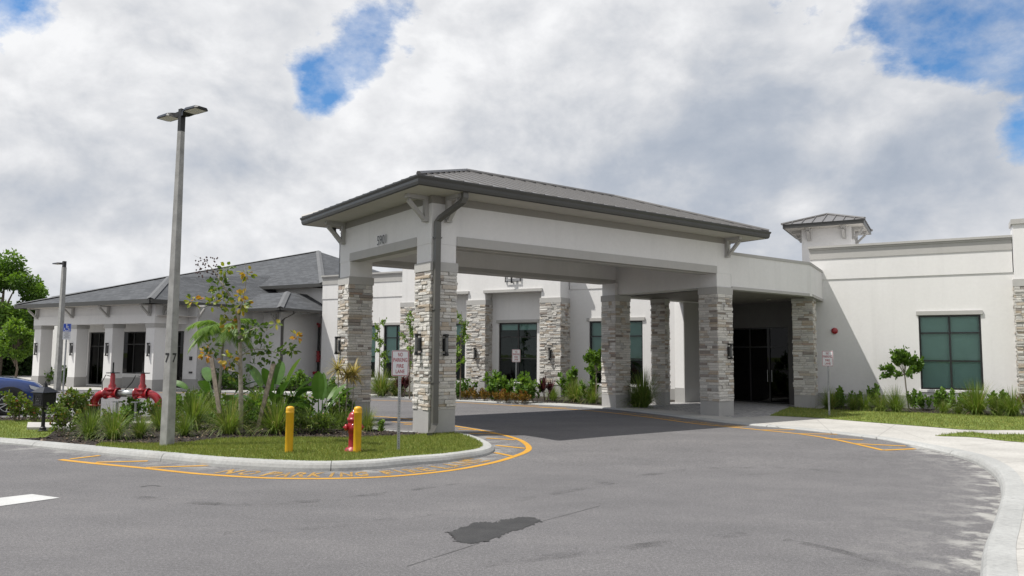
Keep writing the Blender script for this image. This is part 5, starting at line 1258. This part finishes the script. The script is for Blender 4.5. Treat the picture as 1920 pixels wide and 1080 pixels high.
# leafy shrubs
sp_ = {}
def shrub(kind, px, py, h, label, group, wide=1., z=.15):
    loc = bed(px, py, z)
    if kind not in sp_:
        if kind == 'green': l, s = g_shrub(random.Random(5), 1., .5, 520, .13, .085, 13, None, roundleaf, .8); mt = M['shrub_leaf']; nm_ = 'shrub'
        if kind == 'green2': l, s = g_shrub(random.Random(6), 1., .42, 420, .14, .085, 8, None, roundleaf, 1.); mt = M['shrub_leaf']; nm_ = 'shrub'
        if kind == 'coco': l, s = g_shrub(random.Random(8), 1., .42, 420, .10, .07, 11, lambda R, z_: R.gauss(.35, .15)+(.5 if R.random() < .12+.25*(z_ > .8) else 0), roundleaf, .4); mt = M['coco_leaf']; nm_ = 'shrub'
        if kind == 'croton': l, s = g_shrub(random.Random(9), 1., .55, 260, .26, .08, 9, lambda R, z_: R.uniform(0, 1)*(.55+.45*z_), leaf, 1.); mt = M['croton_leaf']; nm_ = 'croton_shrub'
        if kind == 'dark': l, s = g_shrub(random.Random(10), 1., .8, 520, .15, .10, 13, lambda R, z_: R.gauss(.2, .12), roundleaf, .5); mt = M['shrub_leaf']; nm_ = 'shrub'
        if kind == 'low': l, s = g_shrub(random.Random(12), 1., 1.0, 420, .38, .06, 12, lambda R, z_: R.gauss(.35, .2), leaf, .5); mt = M['grass_leaf']; nm_ = 'low_plant'
        if kind == 'sapling': l, s = g_shrub(random.Random(13), 1., .3, 80, .15, .10, 4, None, roundleaf, .6); mt = M['light_leaf']; nm_ = 'sapling'
        sp_[kind] = place(nm_, label, 'shrub', loc, l, mt, s, M['trunk'], group, 0, h*wide, h); return sp_[kind]
    o = dup(sp_[kind], loc, RP.uniform(0, 6), h*wide, label, h); o['group'] = group; return o
SI = 'shrubs planted on the island'; SB = 'shrubs along the building'; SW = 'shrubs along the shingled wing'
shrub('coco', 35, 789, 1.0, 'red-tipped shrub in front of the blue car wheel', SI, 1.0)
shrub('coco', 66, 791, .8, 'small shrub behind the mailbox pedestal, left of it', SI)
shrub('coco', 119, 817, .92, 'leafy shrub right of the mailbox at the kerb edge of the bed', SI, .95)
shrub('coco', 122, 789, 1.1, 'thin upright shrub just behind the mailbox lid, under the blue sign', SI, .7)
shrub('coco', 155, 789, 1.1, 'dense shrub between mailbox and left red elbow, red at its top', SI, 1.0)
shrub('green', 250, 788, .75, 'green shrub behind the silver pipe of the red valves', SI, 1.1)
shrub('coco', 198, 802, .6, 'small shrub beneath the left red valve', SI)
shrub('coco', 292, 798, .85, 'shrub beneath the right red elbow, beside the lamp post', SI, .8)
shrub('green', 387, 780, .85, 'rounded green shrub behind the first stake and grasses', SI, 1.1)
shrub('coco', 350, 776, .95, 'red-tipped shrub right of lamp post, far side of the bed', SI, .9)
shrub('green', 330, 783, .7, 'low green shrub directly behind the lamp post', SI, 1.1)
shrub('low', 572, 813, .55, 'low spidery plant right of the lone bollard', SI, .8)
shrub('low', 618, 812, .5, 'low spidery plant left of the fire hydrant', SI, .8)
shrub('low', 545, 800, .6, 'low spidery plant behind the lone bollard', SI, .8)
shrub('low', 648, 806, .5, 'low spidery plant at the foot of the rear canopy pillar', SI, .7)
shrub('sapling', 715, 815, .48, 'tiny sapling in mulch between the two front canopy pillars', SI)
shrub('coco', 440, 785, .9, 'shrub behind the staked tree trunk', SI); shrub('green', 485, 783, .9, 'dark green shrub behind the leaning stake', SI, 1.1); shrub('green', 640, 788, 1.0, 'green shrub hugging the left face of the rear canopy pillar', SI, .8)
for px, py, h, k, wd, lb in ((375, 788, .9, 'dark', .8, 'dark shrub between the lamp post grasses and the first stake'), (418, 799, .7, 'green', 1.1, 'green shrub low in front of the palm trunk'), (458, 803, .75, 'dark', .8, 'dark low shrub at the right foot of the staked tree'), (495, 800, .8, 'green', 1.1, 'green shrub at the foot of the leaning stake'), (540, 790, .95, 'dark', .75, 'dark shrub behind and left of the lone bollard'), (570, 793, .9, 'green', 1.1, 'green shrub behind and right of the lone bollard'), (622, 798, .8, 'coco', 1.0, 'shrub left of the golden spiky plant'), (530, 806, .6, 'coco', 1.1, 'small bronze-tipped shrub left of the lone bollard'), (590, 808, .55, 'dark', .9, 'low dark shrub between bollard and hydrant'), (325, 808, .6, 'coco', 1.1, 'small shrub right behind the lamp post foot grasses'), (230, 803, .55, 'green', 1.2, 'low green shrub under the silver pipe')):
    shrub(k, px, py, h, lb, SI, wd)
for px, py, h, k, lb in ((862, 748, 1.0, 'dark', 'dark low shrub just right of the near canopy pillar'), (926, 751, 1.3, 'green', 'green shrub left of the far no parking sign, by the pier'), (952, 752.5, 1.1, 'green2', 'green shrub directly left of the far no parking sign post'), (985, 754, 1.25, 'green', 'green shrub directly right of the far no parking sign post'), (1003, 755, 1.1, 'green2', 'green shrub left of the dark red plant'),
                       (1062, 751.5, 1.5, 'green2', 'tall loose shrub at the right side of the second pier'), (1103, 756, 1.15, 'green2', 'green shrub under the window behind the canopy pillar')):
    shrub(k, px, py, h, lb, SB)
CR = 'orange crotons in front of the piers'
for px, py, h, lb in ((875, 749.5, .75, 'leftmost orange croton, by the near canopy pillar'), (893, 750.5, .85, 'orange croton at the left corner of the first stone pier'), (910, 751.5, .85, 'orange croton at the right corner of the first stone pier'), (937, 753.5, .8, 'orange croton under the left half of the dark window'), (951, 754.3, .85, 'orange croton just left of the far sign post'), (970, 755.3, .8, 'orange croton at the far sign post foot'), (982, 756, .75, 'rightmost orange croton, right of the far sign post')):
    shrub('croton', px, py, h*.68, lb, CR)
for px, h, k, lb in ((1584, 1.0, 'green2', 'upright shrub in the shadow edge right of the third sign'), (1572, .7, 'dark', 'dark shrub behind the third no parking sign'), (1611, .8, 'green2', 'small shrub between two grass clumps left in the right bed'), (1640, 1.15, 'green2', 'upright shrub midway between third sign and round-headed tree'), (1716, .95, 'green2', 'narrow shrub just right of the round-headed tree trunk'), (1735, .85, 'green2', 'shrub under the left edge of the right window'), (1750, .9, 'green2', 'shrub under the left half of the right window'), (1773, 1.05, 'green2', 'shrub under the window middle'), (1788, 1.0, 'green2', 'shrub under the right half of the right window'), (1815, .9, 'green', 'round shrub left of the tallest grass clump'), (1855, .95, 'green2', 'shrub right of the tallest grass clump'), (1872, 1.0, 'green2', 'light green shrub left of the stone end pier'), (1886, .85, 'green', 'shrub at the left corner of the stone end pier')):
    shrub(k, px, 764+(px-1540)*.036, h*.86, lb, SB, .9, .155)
for px, py, h, k, lb in ((88, 722, 1.1, 'green', 'green shrub between the two leftmost porch columns'), (118, 722, 1.15, 'green', 'green shrub behind the accessible parking sign post'), (385, 729, 1.1, 'dark', 'dark low shrub at the wing wall behind the palm'), (408, 730, 1.2, 'dark', 'dark shrub right of the palm at the wing wall'), (437, 731, 1.0, 'dark', 'dark shrub behind the staked tree at the wing wall'), (562, 733, 1.1, 'green', 'green shrub left of the red fire riser'), (545, 732.5, .9, 'dark', 'dark shrub right of the wing downspout'), (628, 737, .9, 'dark', 'dark shrub at the left end of the main building')):
    shrub(k, px, py, h, lb, SW)

# dark red ti plants
def g_ti(R, h=1., n=46):
    lf, st = MB(), MB()
    for k in range(4):
        a = R.uniform(0, 6.3); top = V3((cos(a)*.16, sin(a)*.16, h*R.uniform(.25, .5))); st.tube([V3((cos(a)*.04, sin(a)*.04, -.02)), top], [.018, .014], 5)
        for i in range(n//3):
            b = R.uniform(0, 6.3); le = R.uniform(.15, 1.); d = (V3((cos(b), sin(b), 0))*le+Z*(1.1-le*.8)).normalized()
            ribbon(lf, top-Z*R.uniform(0, .15), d, h*R.uniform(.35, .6), .085, 1.2*le, min(1, max(0, R.gauss(.4, .25))), 5)
    return lf, st
l, s = g_ti(random.Random(2)); TI = 'dark red ti plants'
ti = place('ti_plant', 'dark red spiky plant at the second stone pier', 'plant', bed(1024, 754.5), l, M['ti_leaf'], s, M['trunk'], TI, 0, 1.05, 1.2)
dup(ti, bed(755, 744.5), 2.2, 1.15, 'dark red plant behind the nearest no parking sign', 1.2); dup(ti, bed(1921, 779.5), 1.1, .9, 'reddish plant at the right edge before the stone end pier')

# giant bird of paradise
def paddle(lf, st, base, azm, lean, H, L, W, R, tone=None, curl=.6):
    q = V3((cos(azm), sin(azm), 0)); pts = []
    for i in range(6):
        t = i/5; pts.append(base+q*(lean*H*t**1.6)+Z*(H*t*(1-.12*lean*t)))
    st.tube(pts, [.028, .025, .022, .018, .015, .012], 6, tone=.45)
    d = (pts[-1]-pts[-2]).normalized(); p = pts[-1]; side = d.cross(Z)
    side = side.normalized() if side.length > .08 else V3((-sin(azm), cos(azm), 0)); side = (Matrix.Rotation(R.uniform(-.6, .6), 3, d) @ side); n = 9; vs = []; tone = tone if tone is not None else R.gauss(.45, .2)
    v = d
    for i in range(n+1):
        t = i/n; w_ = W*max(.03, (sin(pi*min(1, t*.92+.08)))**.6)*(1 if t < .9 else (1-t)*8+.05); nn = side.cross(v).normalized()
        vs += [p-side*w_*.5+nn*w_*.16, p, p+side*w_*.5+nn*w_*.16]; p = p+v*(L/n); v = (v-Z*(curl*(.4+lean)/n)).normalized()
    for i in range(n):
        tt = min(1, max(0, tone+R.uniform(-.05, .05)))
        lf.add([vs[3*i], vs[3*i+1], vs[3*i+4], vs[3*i+3]], [(0,1,2,3)], 0, tt)
        lf.add([vs[3*i+1], vs[3*i+2], vs[3*i+5], vs[3*i+4]], [(0,1,2,3)], 0, min(1, tt+.06))
def bop(R, spec):
    lf, st = MB(), MB()
    for azm, lean, H, L, W, tn in spec: paddle(lf, st, V3((R.uniform(-.08, .08), R.uniform(-.08, .08), -.03)), azm, lean, H, L, W, R, tn)
    return lf, st
# azm: 0 = to the photo's right, pi = left, -pi/2 towards the road
R = random.Random(77)
spec = [(.2, .25, 1.25, .95, .34, .85), (.05, .75, .95, .8, .4, .25), (-.5, .9, .75, .7, .42, .12), (-1.2, .7, .8, .75, .42, .15), (2.9, .75, 1.0, .95, .36, .55), (2.6, .45, 1.25, 1.0, .34, .6), (3.3, .95, .6, .85, .36, .5), (1.6, .4, 1.3, .95, .36, .4), (-2.2, .8, .75, .8, .38, .3), (.6, .6, 1.05, .8, .4, .2), (-.1, 1.1, .55, .7, .42, .1), (3.0, 1.1, .8, .9, .34, .7), (-1.7, .35, 1.1, .9, .36, .45), (-.8, .5, .95, .8, .4, .2)]
l, s = bop(R, spec); place('bird_of_paradise_plant', 'large paddle-leaved plant behind the leaning stake and lone bollard', 'plant', bed(512, 797), l, M['paddle_leaf'], s, M['paddle_leaf'], 'paddle-leaved plants on the island', 0, .9)
spec = [(1.7, .1, .75, .75, .25, .4), (.2, .4, .8, .55, .24, .5), (3.0, .9, .75, .65, .28, .45), (2.7, 1.2, .6, .65, .26, .6), (-.2, .6, .85, .6, .26, .35), (-1.4, .2, .8, .8, .36, .3), (.9, .5, .6, .5, .24, .5), (3.5, .8, .5, .6, .28, .35), (1.2, .5, .8, .6, .26, .5)]
l, s = bop(R, spec); place('bird_of_paradise_plant', 'paddle-leaved plant left of the rear canopy pillar', 'plant', bed(600, 801), l, M['paddle_leaf'], s, M['paddle_leaf'], 'paddle-leaved plants on the island', 0, 1.0)
spec = [(3.0, .9, 1.1, .8, .3, .4), (.3, .9, 1.1, .75, .3, .3), (2.2, .6, 1.3, .8, .3, .35), (-.3, .7, 1.0, .8, .3, .25), (-1.5, .6, 1.0, .7, .3, .3)]
l, s = bop(R, spec); place('bird_of_paradise_plant', 'paddle-leaved plant at the foot of the small palm', 'plant', bed(402, 790), l, M['paddle_leaf'], s, M['paddle_leaf'], 'paddle-leaved plants on the island', 0, .95)

# small palm
def palm(R, H, nf=17, FL=1.15):
    lf, st = MB(), MB(); c = V3((.06, 0, H))
    st.tube([V3((0, 0, -.05)), V3((.0, 0, H*.3)), V3((.03, 0, H*.7)), c], [.075, .05, .04, .03], 8)
    for k in range(nf):
        a = 2*pi*k/nf+R.uniform(-.2, .2); el_ = R.uniform(.2, 1.1); d = V3((cos(a)*cos(el_), sin(a)*cos(el_), sin(el_))); q = V3(c); pts = [V3(q)]; n = 12
        for i in range(n): q = q+d*(FL/n); d = (d-Z*.16).normalized(); pts.append(V3(q))
        st.tube(pts, [.012*(1-i/(n+2)) for i in range(n+1)], 4, mi=1, tone=.6)
        for i in range(2, n+1):
            for j in (0, .2, .4, .6, .8):
                p0 = pts[i-1].lerp(pts[i], j); dd_ = (pts[i]-pts[i-1]).normalized(); sd_ = dd_.cross(Z).normalized()
                for s_ in (-1, 1):
                    d2 = (sd_*s_*.8+dd_*.65-Z*.35+Z*R.uniform(-.1, .15)).normalized(); t = i/n
                    ribbon(lf, p0, d2, FL*.34*(1-.6*abs(t-.45))*R.uniform(.85, 1.1), .020, .9, min(1, max(0, R.gauss(.5, .15))), 3)
    return lf, st
l, s = palm(random.Random(4), 2.55, 19, 1.12); t = thing('palm_tree', 'small slender palm with feathery crown left of the staked tree', 'palm tree', (0, 0, 0)); l.build('crown', M['palm_leaf'], t); s.build('trunk', [M['trunk_pale'], M['palm_leaf']], t); t.location = bed(409, 791)

# staked tree with few big leaves, some turning orange
tb = G(452, 811, .15); yd = tb.y
RT_ = random.Random(31)
def TP(px, py, dy=0): return D(px, py, yd+dy)
t = thing('young_tree', 'thin young tree with sparse green and orange leaves between wooden stakes', 'tree', tuple(tb)); st, lf = MB(), MB()
st.tube([tb-Z*.05, TP(452, 750), TP(451, 690), TP(450, 640), TP(448, 600), TP(440, 575, .1), TP(430, 552, .15), TP(418, 535, .2), TP(405, 512, .3), TP(392, 497, .3)], [.062, .056, .05, .046, .038, .03, .026, .02, .012, .005], 7)
for path, r0 in (([TP(448, 600), TP(452, 575, -.1), TP(459, 545, -.15), TP(463, 515, -.2), TP(459, 492, -.2)], .018), ([TP(450, 640), TP(462, 622, -.1), TP(480, 615, -.2), TP(500, 620, -.3), TP(517, 606, -.3)], .016), ([TP(451, 668), TP(470, 655, .2), TP(497, 655, .3), TP(520, 662, .4), TP(545, 648, .5), TP(556, 634, .5)], .016),
                 ([TP(451, 690), TP(435, 672, -.2), TP(422, 668, -.3)], .012), ([TP(451, 655), TP(465, 648, 0), TP(472, 628, .1)], .01), ([TP(430, 552, .15), TP(412, 562, 0), TP(390, 566, -.2), TP(362, 560, -.3)], .013), ([TP(451, 700), TP(420, 690, .3), TP(400, 668, .4), TP(385, 662, .4)], .012), ([TP(418, 535, .2), TP(424, 510, .1), TP(430, 497, .1)], .008), ([TP(405, 512, .3), TP(385, 505, .2), TP(368, 500, .2)], .006), ([TP(400, 508, .3), TP(385, 488, .4), TP(362, 478, .4)], .005)):
    st.tube(path, [r0*(1-.75*i/(len(path)-1)) for i in range(len(path))], 5)
for x, y, dy, n, rad, tn, sg in ((415, 537, .2, 20, .22, .32, .12), (462, 512, -.2, 9, .13, .66, .14), (454, 570, -.15, 14, .2, .55, .2), (420, 568, .1, 12, .17, .5, .12), (397, 568, -.2, 8, .12, .48, .14), (362, 565, -.3, 9, .14, .7, .15), (452, 553, -.1, 5, .08, .75, .1), (433, 608, .1, 11, .15, .72, .14), (425, 590, 0, 8, .15, .5, .12), (482, 612, -.2, 12, .18, .25, .1), (497, 628, -.3, 11, .2, .22, .08), (463, 625, 0, 11, .17, .3, .12), (395, 652, .4, 11, .16, .3, .14), (385, 665, .4, 9, .13, .85, .12), (430, 673, -.3, 12, .18, .75, .15), (448, 668, .1, 9, .16, .35, .15), (493, 658, .3, 11, .19, .25, .1), (510, 668, .4, 10, .18, .25, .1), (540, 650, .5, 8, .13, .25, .1), (548, 657, .5, 5, .09, .3, .1), (556, 632, .5, 6, .09, .78, .12), (517, 607, -.3, 3, .05, .65, .1), (424, 505, .1, 9, .11, .45, .12), (430, 697, -.1, 7, .14, .3, .12), (475, 683, .1, 8, .16, .25, .1), (405, 545, .2, 5, .1, .5, .1)):
    c = TP(x, y, dy)
    for _ in range(int(n*2.3)):
        v = rdir(RT_); p = c+v*rad*RT_.random()**.5*1.15; d = (v+V3((0, 0, -.25))).normalized()
        roundleaf(lf, p, d, rdir(RT_)+Z*.8, RT_.uniform(.10, .165), RT_.uniform(.07, .115), min(1, max(0, RT_.gauss(tn, sg))))
sp2 = MB()
for _ in range(60):
    c = TP(RT_.uniform(362, 408), RT_.uniform(482, 520), RT_.uniform(.1, .45)); sp2.lathe([(.001, -.025), (.024, 0), (.001, .025)], 5, c)
for x, y in ((375, 500), (390, 492), (398, 515), (385, 512)):
    c = TP(x, y, .3); sp2.tube([c, c+V3((-.1, .02, .06))], .004, 4)
st.build('trunk', M['trunk_pale'], t); lf.build('crown', M['autumn_leaf'], t); o = sp2.build('seed_heads', simple('dark_seed_heads', (.05, .02, .02), .8), t); o['kind'] = 'stuff'
stake(TP(412, 775, -.25), TP(396.5, 671, -.05), .10, 'weathered wooden stake leaning left, before the palm'); stake(TP(483, 806, -.1), TP(513, 682, .05), .10, 'weathered wooden stake leaning right, right of the tree trunk')
ps = G(420, 783, .15); o = MB().tube([ps-Z*.1, ps+Z*.62], .035, 10).build('pipe_stub', M['pvc'], None, True, tuple(ps)); tag(o, 'blue-grey pipe stub standing between the stake and the tree trunk', 'pipe')

# dracaena by the rear pillar
t = thing('dracaena_plant', 'thin-stemmed plant with golden spiky heads before the rear canopy pillar', 'plant', tuple(bed(648, 797))); st, lf = MB(), MB(); Rn = random.Random(9)
yb = bed(640, 795).y
for x0, y0, x1, y1, dy in ((636, 796, 633.5, 692, 0), (645.5, 797, 652, 704, .1), (657, 790, 664, 700, .3)):
    a = D(x0, y0, yb); a.z = .1; b = D(x1, y1, yb+dy); st.tube([a, a.lerp(b, .5)+V3((.02, 0, 0)), b], [.017, .014, .012], 6)
    for i in range(130):
        an = Rn.uniform(0, 2*pi); le = Rn.uniform(-.35, 1.2); d = V3((cos(an)*cos(le), sin(an)*cos(le), sin(le))); ribbon(lf, b-Z*Rn.uniform(-.02, .12), d, Rn.uniform(.32, .62), .03, .9, min(1, max(0, Rn.gauss(.5, .25))), 4)
st.build('stem', M['trunk_pale'], t); lf.build('foliage', M['dracaena_leaf'], t)

# loose young trees against the facade
def loose(R, H, n=420, r=.5):
    lf, st = MB(), MB(); st.tube([V3((0, 0, -.05)), V3((.03, .02, H*.5)), V3((-.02, 0, H))], [.03, .022, .006], 6); tips = []
    for i in range(12):
        z = H*(.35+.6*i/12); a = R.uniform(0, 6.3); L = r*R.uniform(.5, 1.1)*(1.15-i/18); e = V3((cos(a)*L, sin(a)*L, z+L*R.uniform(.3, .9))); b = V3((0, 0, z)); st.tube([b, b.lerp(e, .5)+Z*.03, e], [.010, .007, .003], 4); tips.append((b, e))
    for _ in range(n):
        b, e = R.choice(tips); p = b.lerp(e, R.uniform(.3, 1.05))+rdir(R)*.12*R.random(); leaf(lf, p, (rdir(R)+Z*.1).normalized(), rdir(R), R.uniform(.10, .17), .065, min(1, max(0, R.gauss(.5, .2))))
    return lf, st
l, s = loose(random.Random(15), 3.5); LT = 'loose young trees in front of the facade'
lt = place('young_tree', 'thin pale-leaved young tree by the leftmost facade windows', 'tree', bed(709, 742.5), l, M['light_leaf'], s, M['trunk'], LT, 0, 1.05, None, 'crown', 'trunk')
dup(lt, bed(768, 746), 2., 1.05, 'thin young tree half hidden behind the near canopy pillar, on its left', 1.15); dup(lt, bed(863, 750), 4., 1.0, 'bright leafy young tree just right of the near canopy pillar', 1.1)

# round-headed small trees
def topiary(R, H, r, n, flat=.62, L=.13):
    lf, st = MB(), MB(); st.tube([V3((0, 0, -.05)), V3((-.02, 0, H*.4)), V3((.0, 0, H*.62)), V3((-.01, 0, H*.72))], [.04, .034, .03, .02], 7); c = V3((0, 0, H*.62+r*.55)); tips = []
    for i in range(26):
        a = R.uniform(0, 2*pi); e = R.uniform(-.15, 1.45); v = V3((cos(a)*cos(e), sin(a)*cos(e), sin(e)*flat)); q = c-Z*r*.5+v*r*R.uniform(.8, 1.25); b = V3((0, 0, H*.62)); m_ = b.lerp(q, .5)+Z*.02; st.tube([b, m_, q], [.012, .008, .004], 4); tips.append((m_, q))
    for _ in range(n):
        m_, q = R.choice(tips); p = m_.lerp(q, R.uniform(.15, 1.08))+rdir(R)*r*.16*R.random(); roundleaf(lf, p, (rdir(R)+Z*.5).normalized(), rdir(R)+Z*.6, L*R.uniform(.7, 1.2), L*.62, min(1, max(0, R.gauss(.42, .2))))
    return lf, st
q = G(1707, 768, .155); l, s = topiary(random.Random(17), 2.12, .90, 2300, .9); RTg = 'small round-headed trees'
tr = place('small_tree', 'small umbrella-headed tree on a thin trunk left of the right window', 'tree', (q.x-.05, q.y, .15), l, M['tree_leaf'], s, M['trunk_pale'], RTg, 0, .78, 1.0, 'crown', 'trunk'); tr.rotation_euler = (0, radians(-7), .4)
dup(tr, bed(1118, 757), 2., .72, 'small round tree half hidden behind the rear canopy pillar', .95)

# trees beyond the wing
def big_tree(R, H, r, n, L, zr=.8, hollow=.5):
    lf, st = MB(), MB(); st.tube([V3((0, 0, -.2)), V3((.1, .1, H*.25)), V3((0, 0, H*.5)), V3((.15, 0, H*.8))], [r*.09, r*.07, r*.05, r*.015], 8); cl_ = []
    for i in range(70):
        v = rdir(R); v.z = v.z*zr if v.z > 0 else v.z*zr*.75; k = R.uniform(hollow, 1.)**.7; c = V3((0, 0, H-r*zr))+v*r*k; cl_.append((c, r*R.uniform(.18, .32)))
        if i % 3 == 0: b = V3((0, 0, H*R.uniform(.3, .6))); st.tube([b, b.lerp(c, .5)+Z*.2, c], [r*.03, r*.02, r*.006], 5)
    for _ in range(n):
        c, cr_ = R.choice(cl_); v = rdir(R); p = c+v*cr_*R.random()**.4; tone = .36+.3*v.z+R.gauss(0, .14); leaf(lf, p, (v*.6+rdir(R)).normalized(), rdir(R)+Z*.5, L*R.uniform(.6, 1.3), L*.6, min(1, max(0, tone)), .1)  # lit cluster tops and dark undersides are painted into the leaf tone
    return lf, st
def ptree(px, base_y, topy, halfw, dist, label, mat, n, L, seed, group, zr=.8, dark=False):
    c = D(px, topy, dist); H = c.z; r = halfw/F_PX*dist; l, s = big_tree(random.Random(seed), H, r, n, L, zr); return place('background_tree', label, 'tree', (c.x, c.y, 0), l, mat, s, M['trunk'], group, 0, 1, None, 'crown', 'trunk')
BT = 'trees beyond the shingled wing'
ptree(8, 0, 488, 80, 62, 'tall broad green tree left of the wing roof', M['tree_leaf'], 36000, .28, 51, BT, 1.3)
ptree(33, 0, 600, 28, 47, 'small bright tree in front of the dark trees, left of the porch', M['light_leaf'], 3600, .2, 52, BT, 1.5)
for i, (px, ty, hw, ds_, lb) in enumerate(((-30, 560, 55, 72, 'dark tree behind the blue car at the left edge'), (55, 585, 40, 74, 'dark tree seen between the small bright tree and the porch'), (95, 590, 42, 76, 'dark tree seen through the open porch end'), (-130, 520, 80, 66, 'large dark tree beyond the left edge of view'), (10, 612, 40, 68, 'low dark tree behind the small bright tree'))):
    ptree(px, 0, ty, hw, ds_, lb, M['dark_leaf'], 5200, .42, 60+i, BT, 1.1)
hb = MB(); Rh = random.Random(5)
for _ in range(9000):
    px = Rh.uniform(-160, 100); c = D(px, 700, Rh.uniform(63, 66)); c.z = Rh.uniform(0, 2.6)*(.75+.25*sin(px*.2)); leaf(hb, c, (rdir(Rh)+Z*.4).normalized(), rdir(Rh), Rh.uniform(.25, .5), .24, min(1, max(0, Rh.gauss(.35, .2))))
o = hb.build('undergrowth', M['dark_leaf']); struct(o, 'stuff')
bpy.context.view_layer.update()
for o in bpy.data.objects:
    if 'org' in o: del o['org']
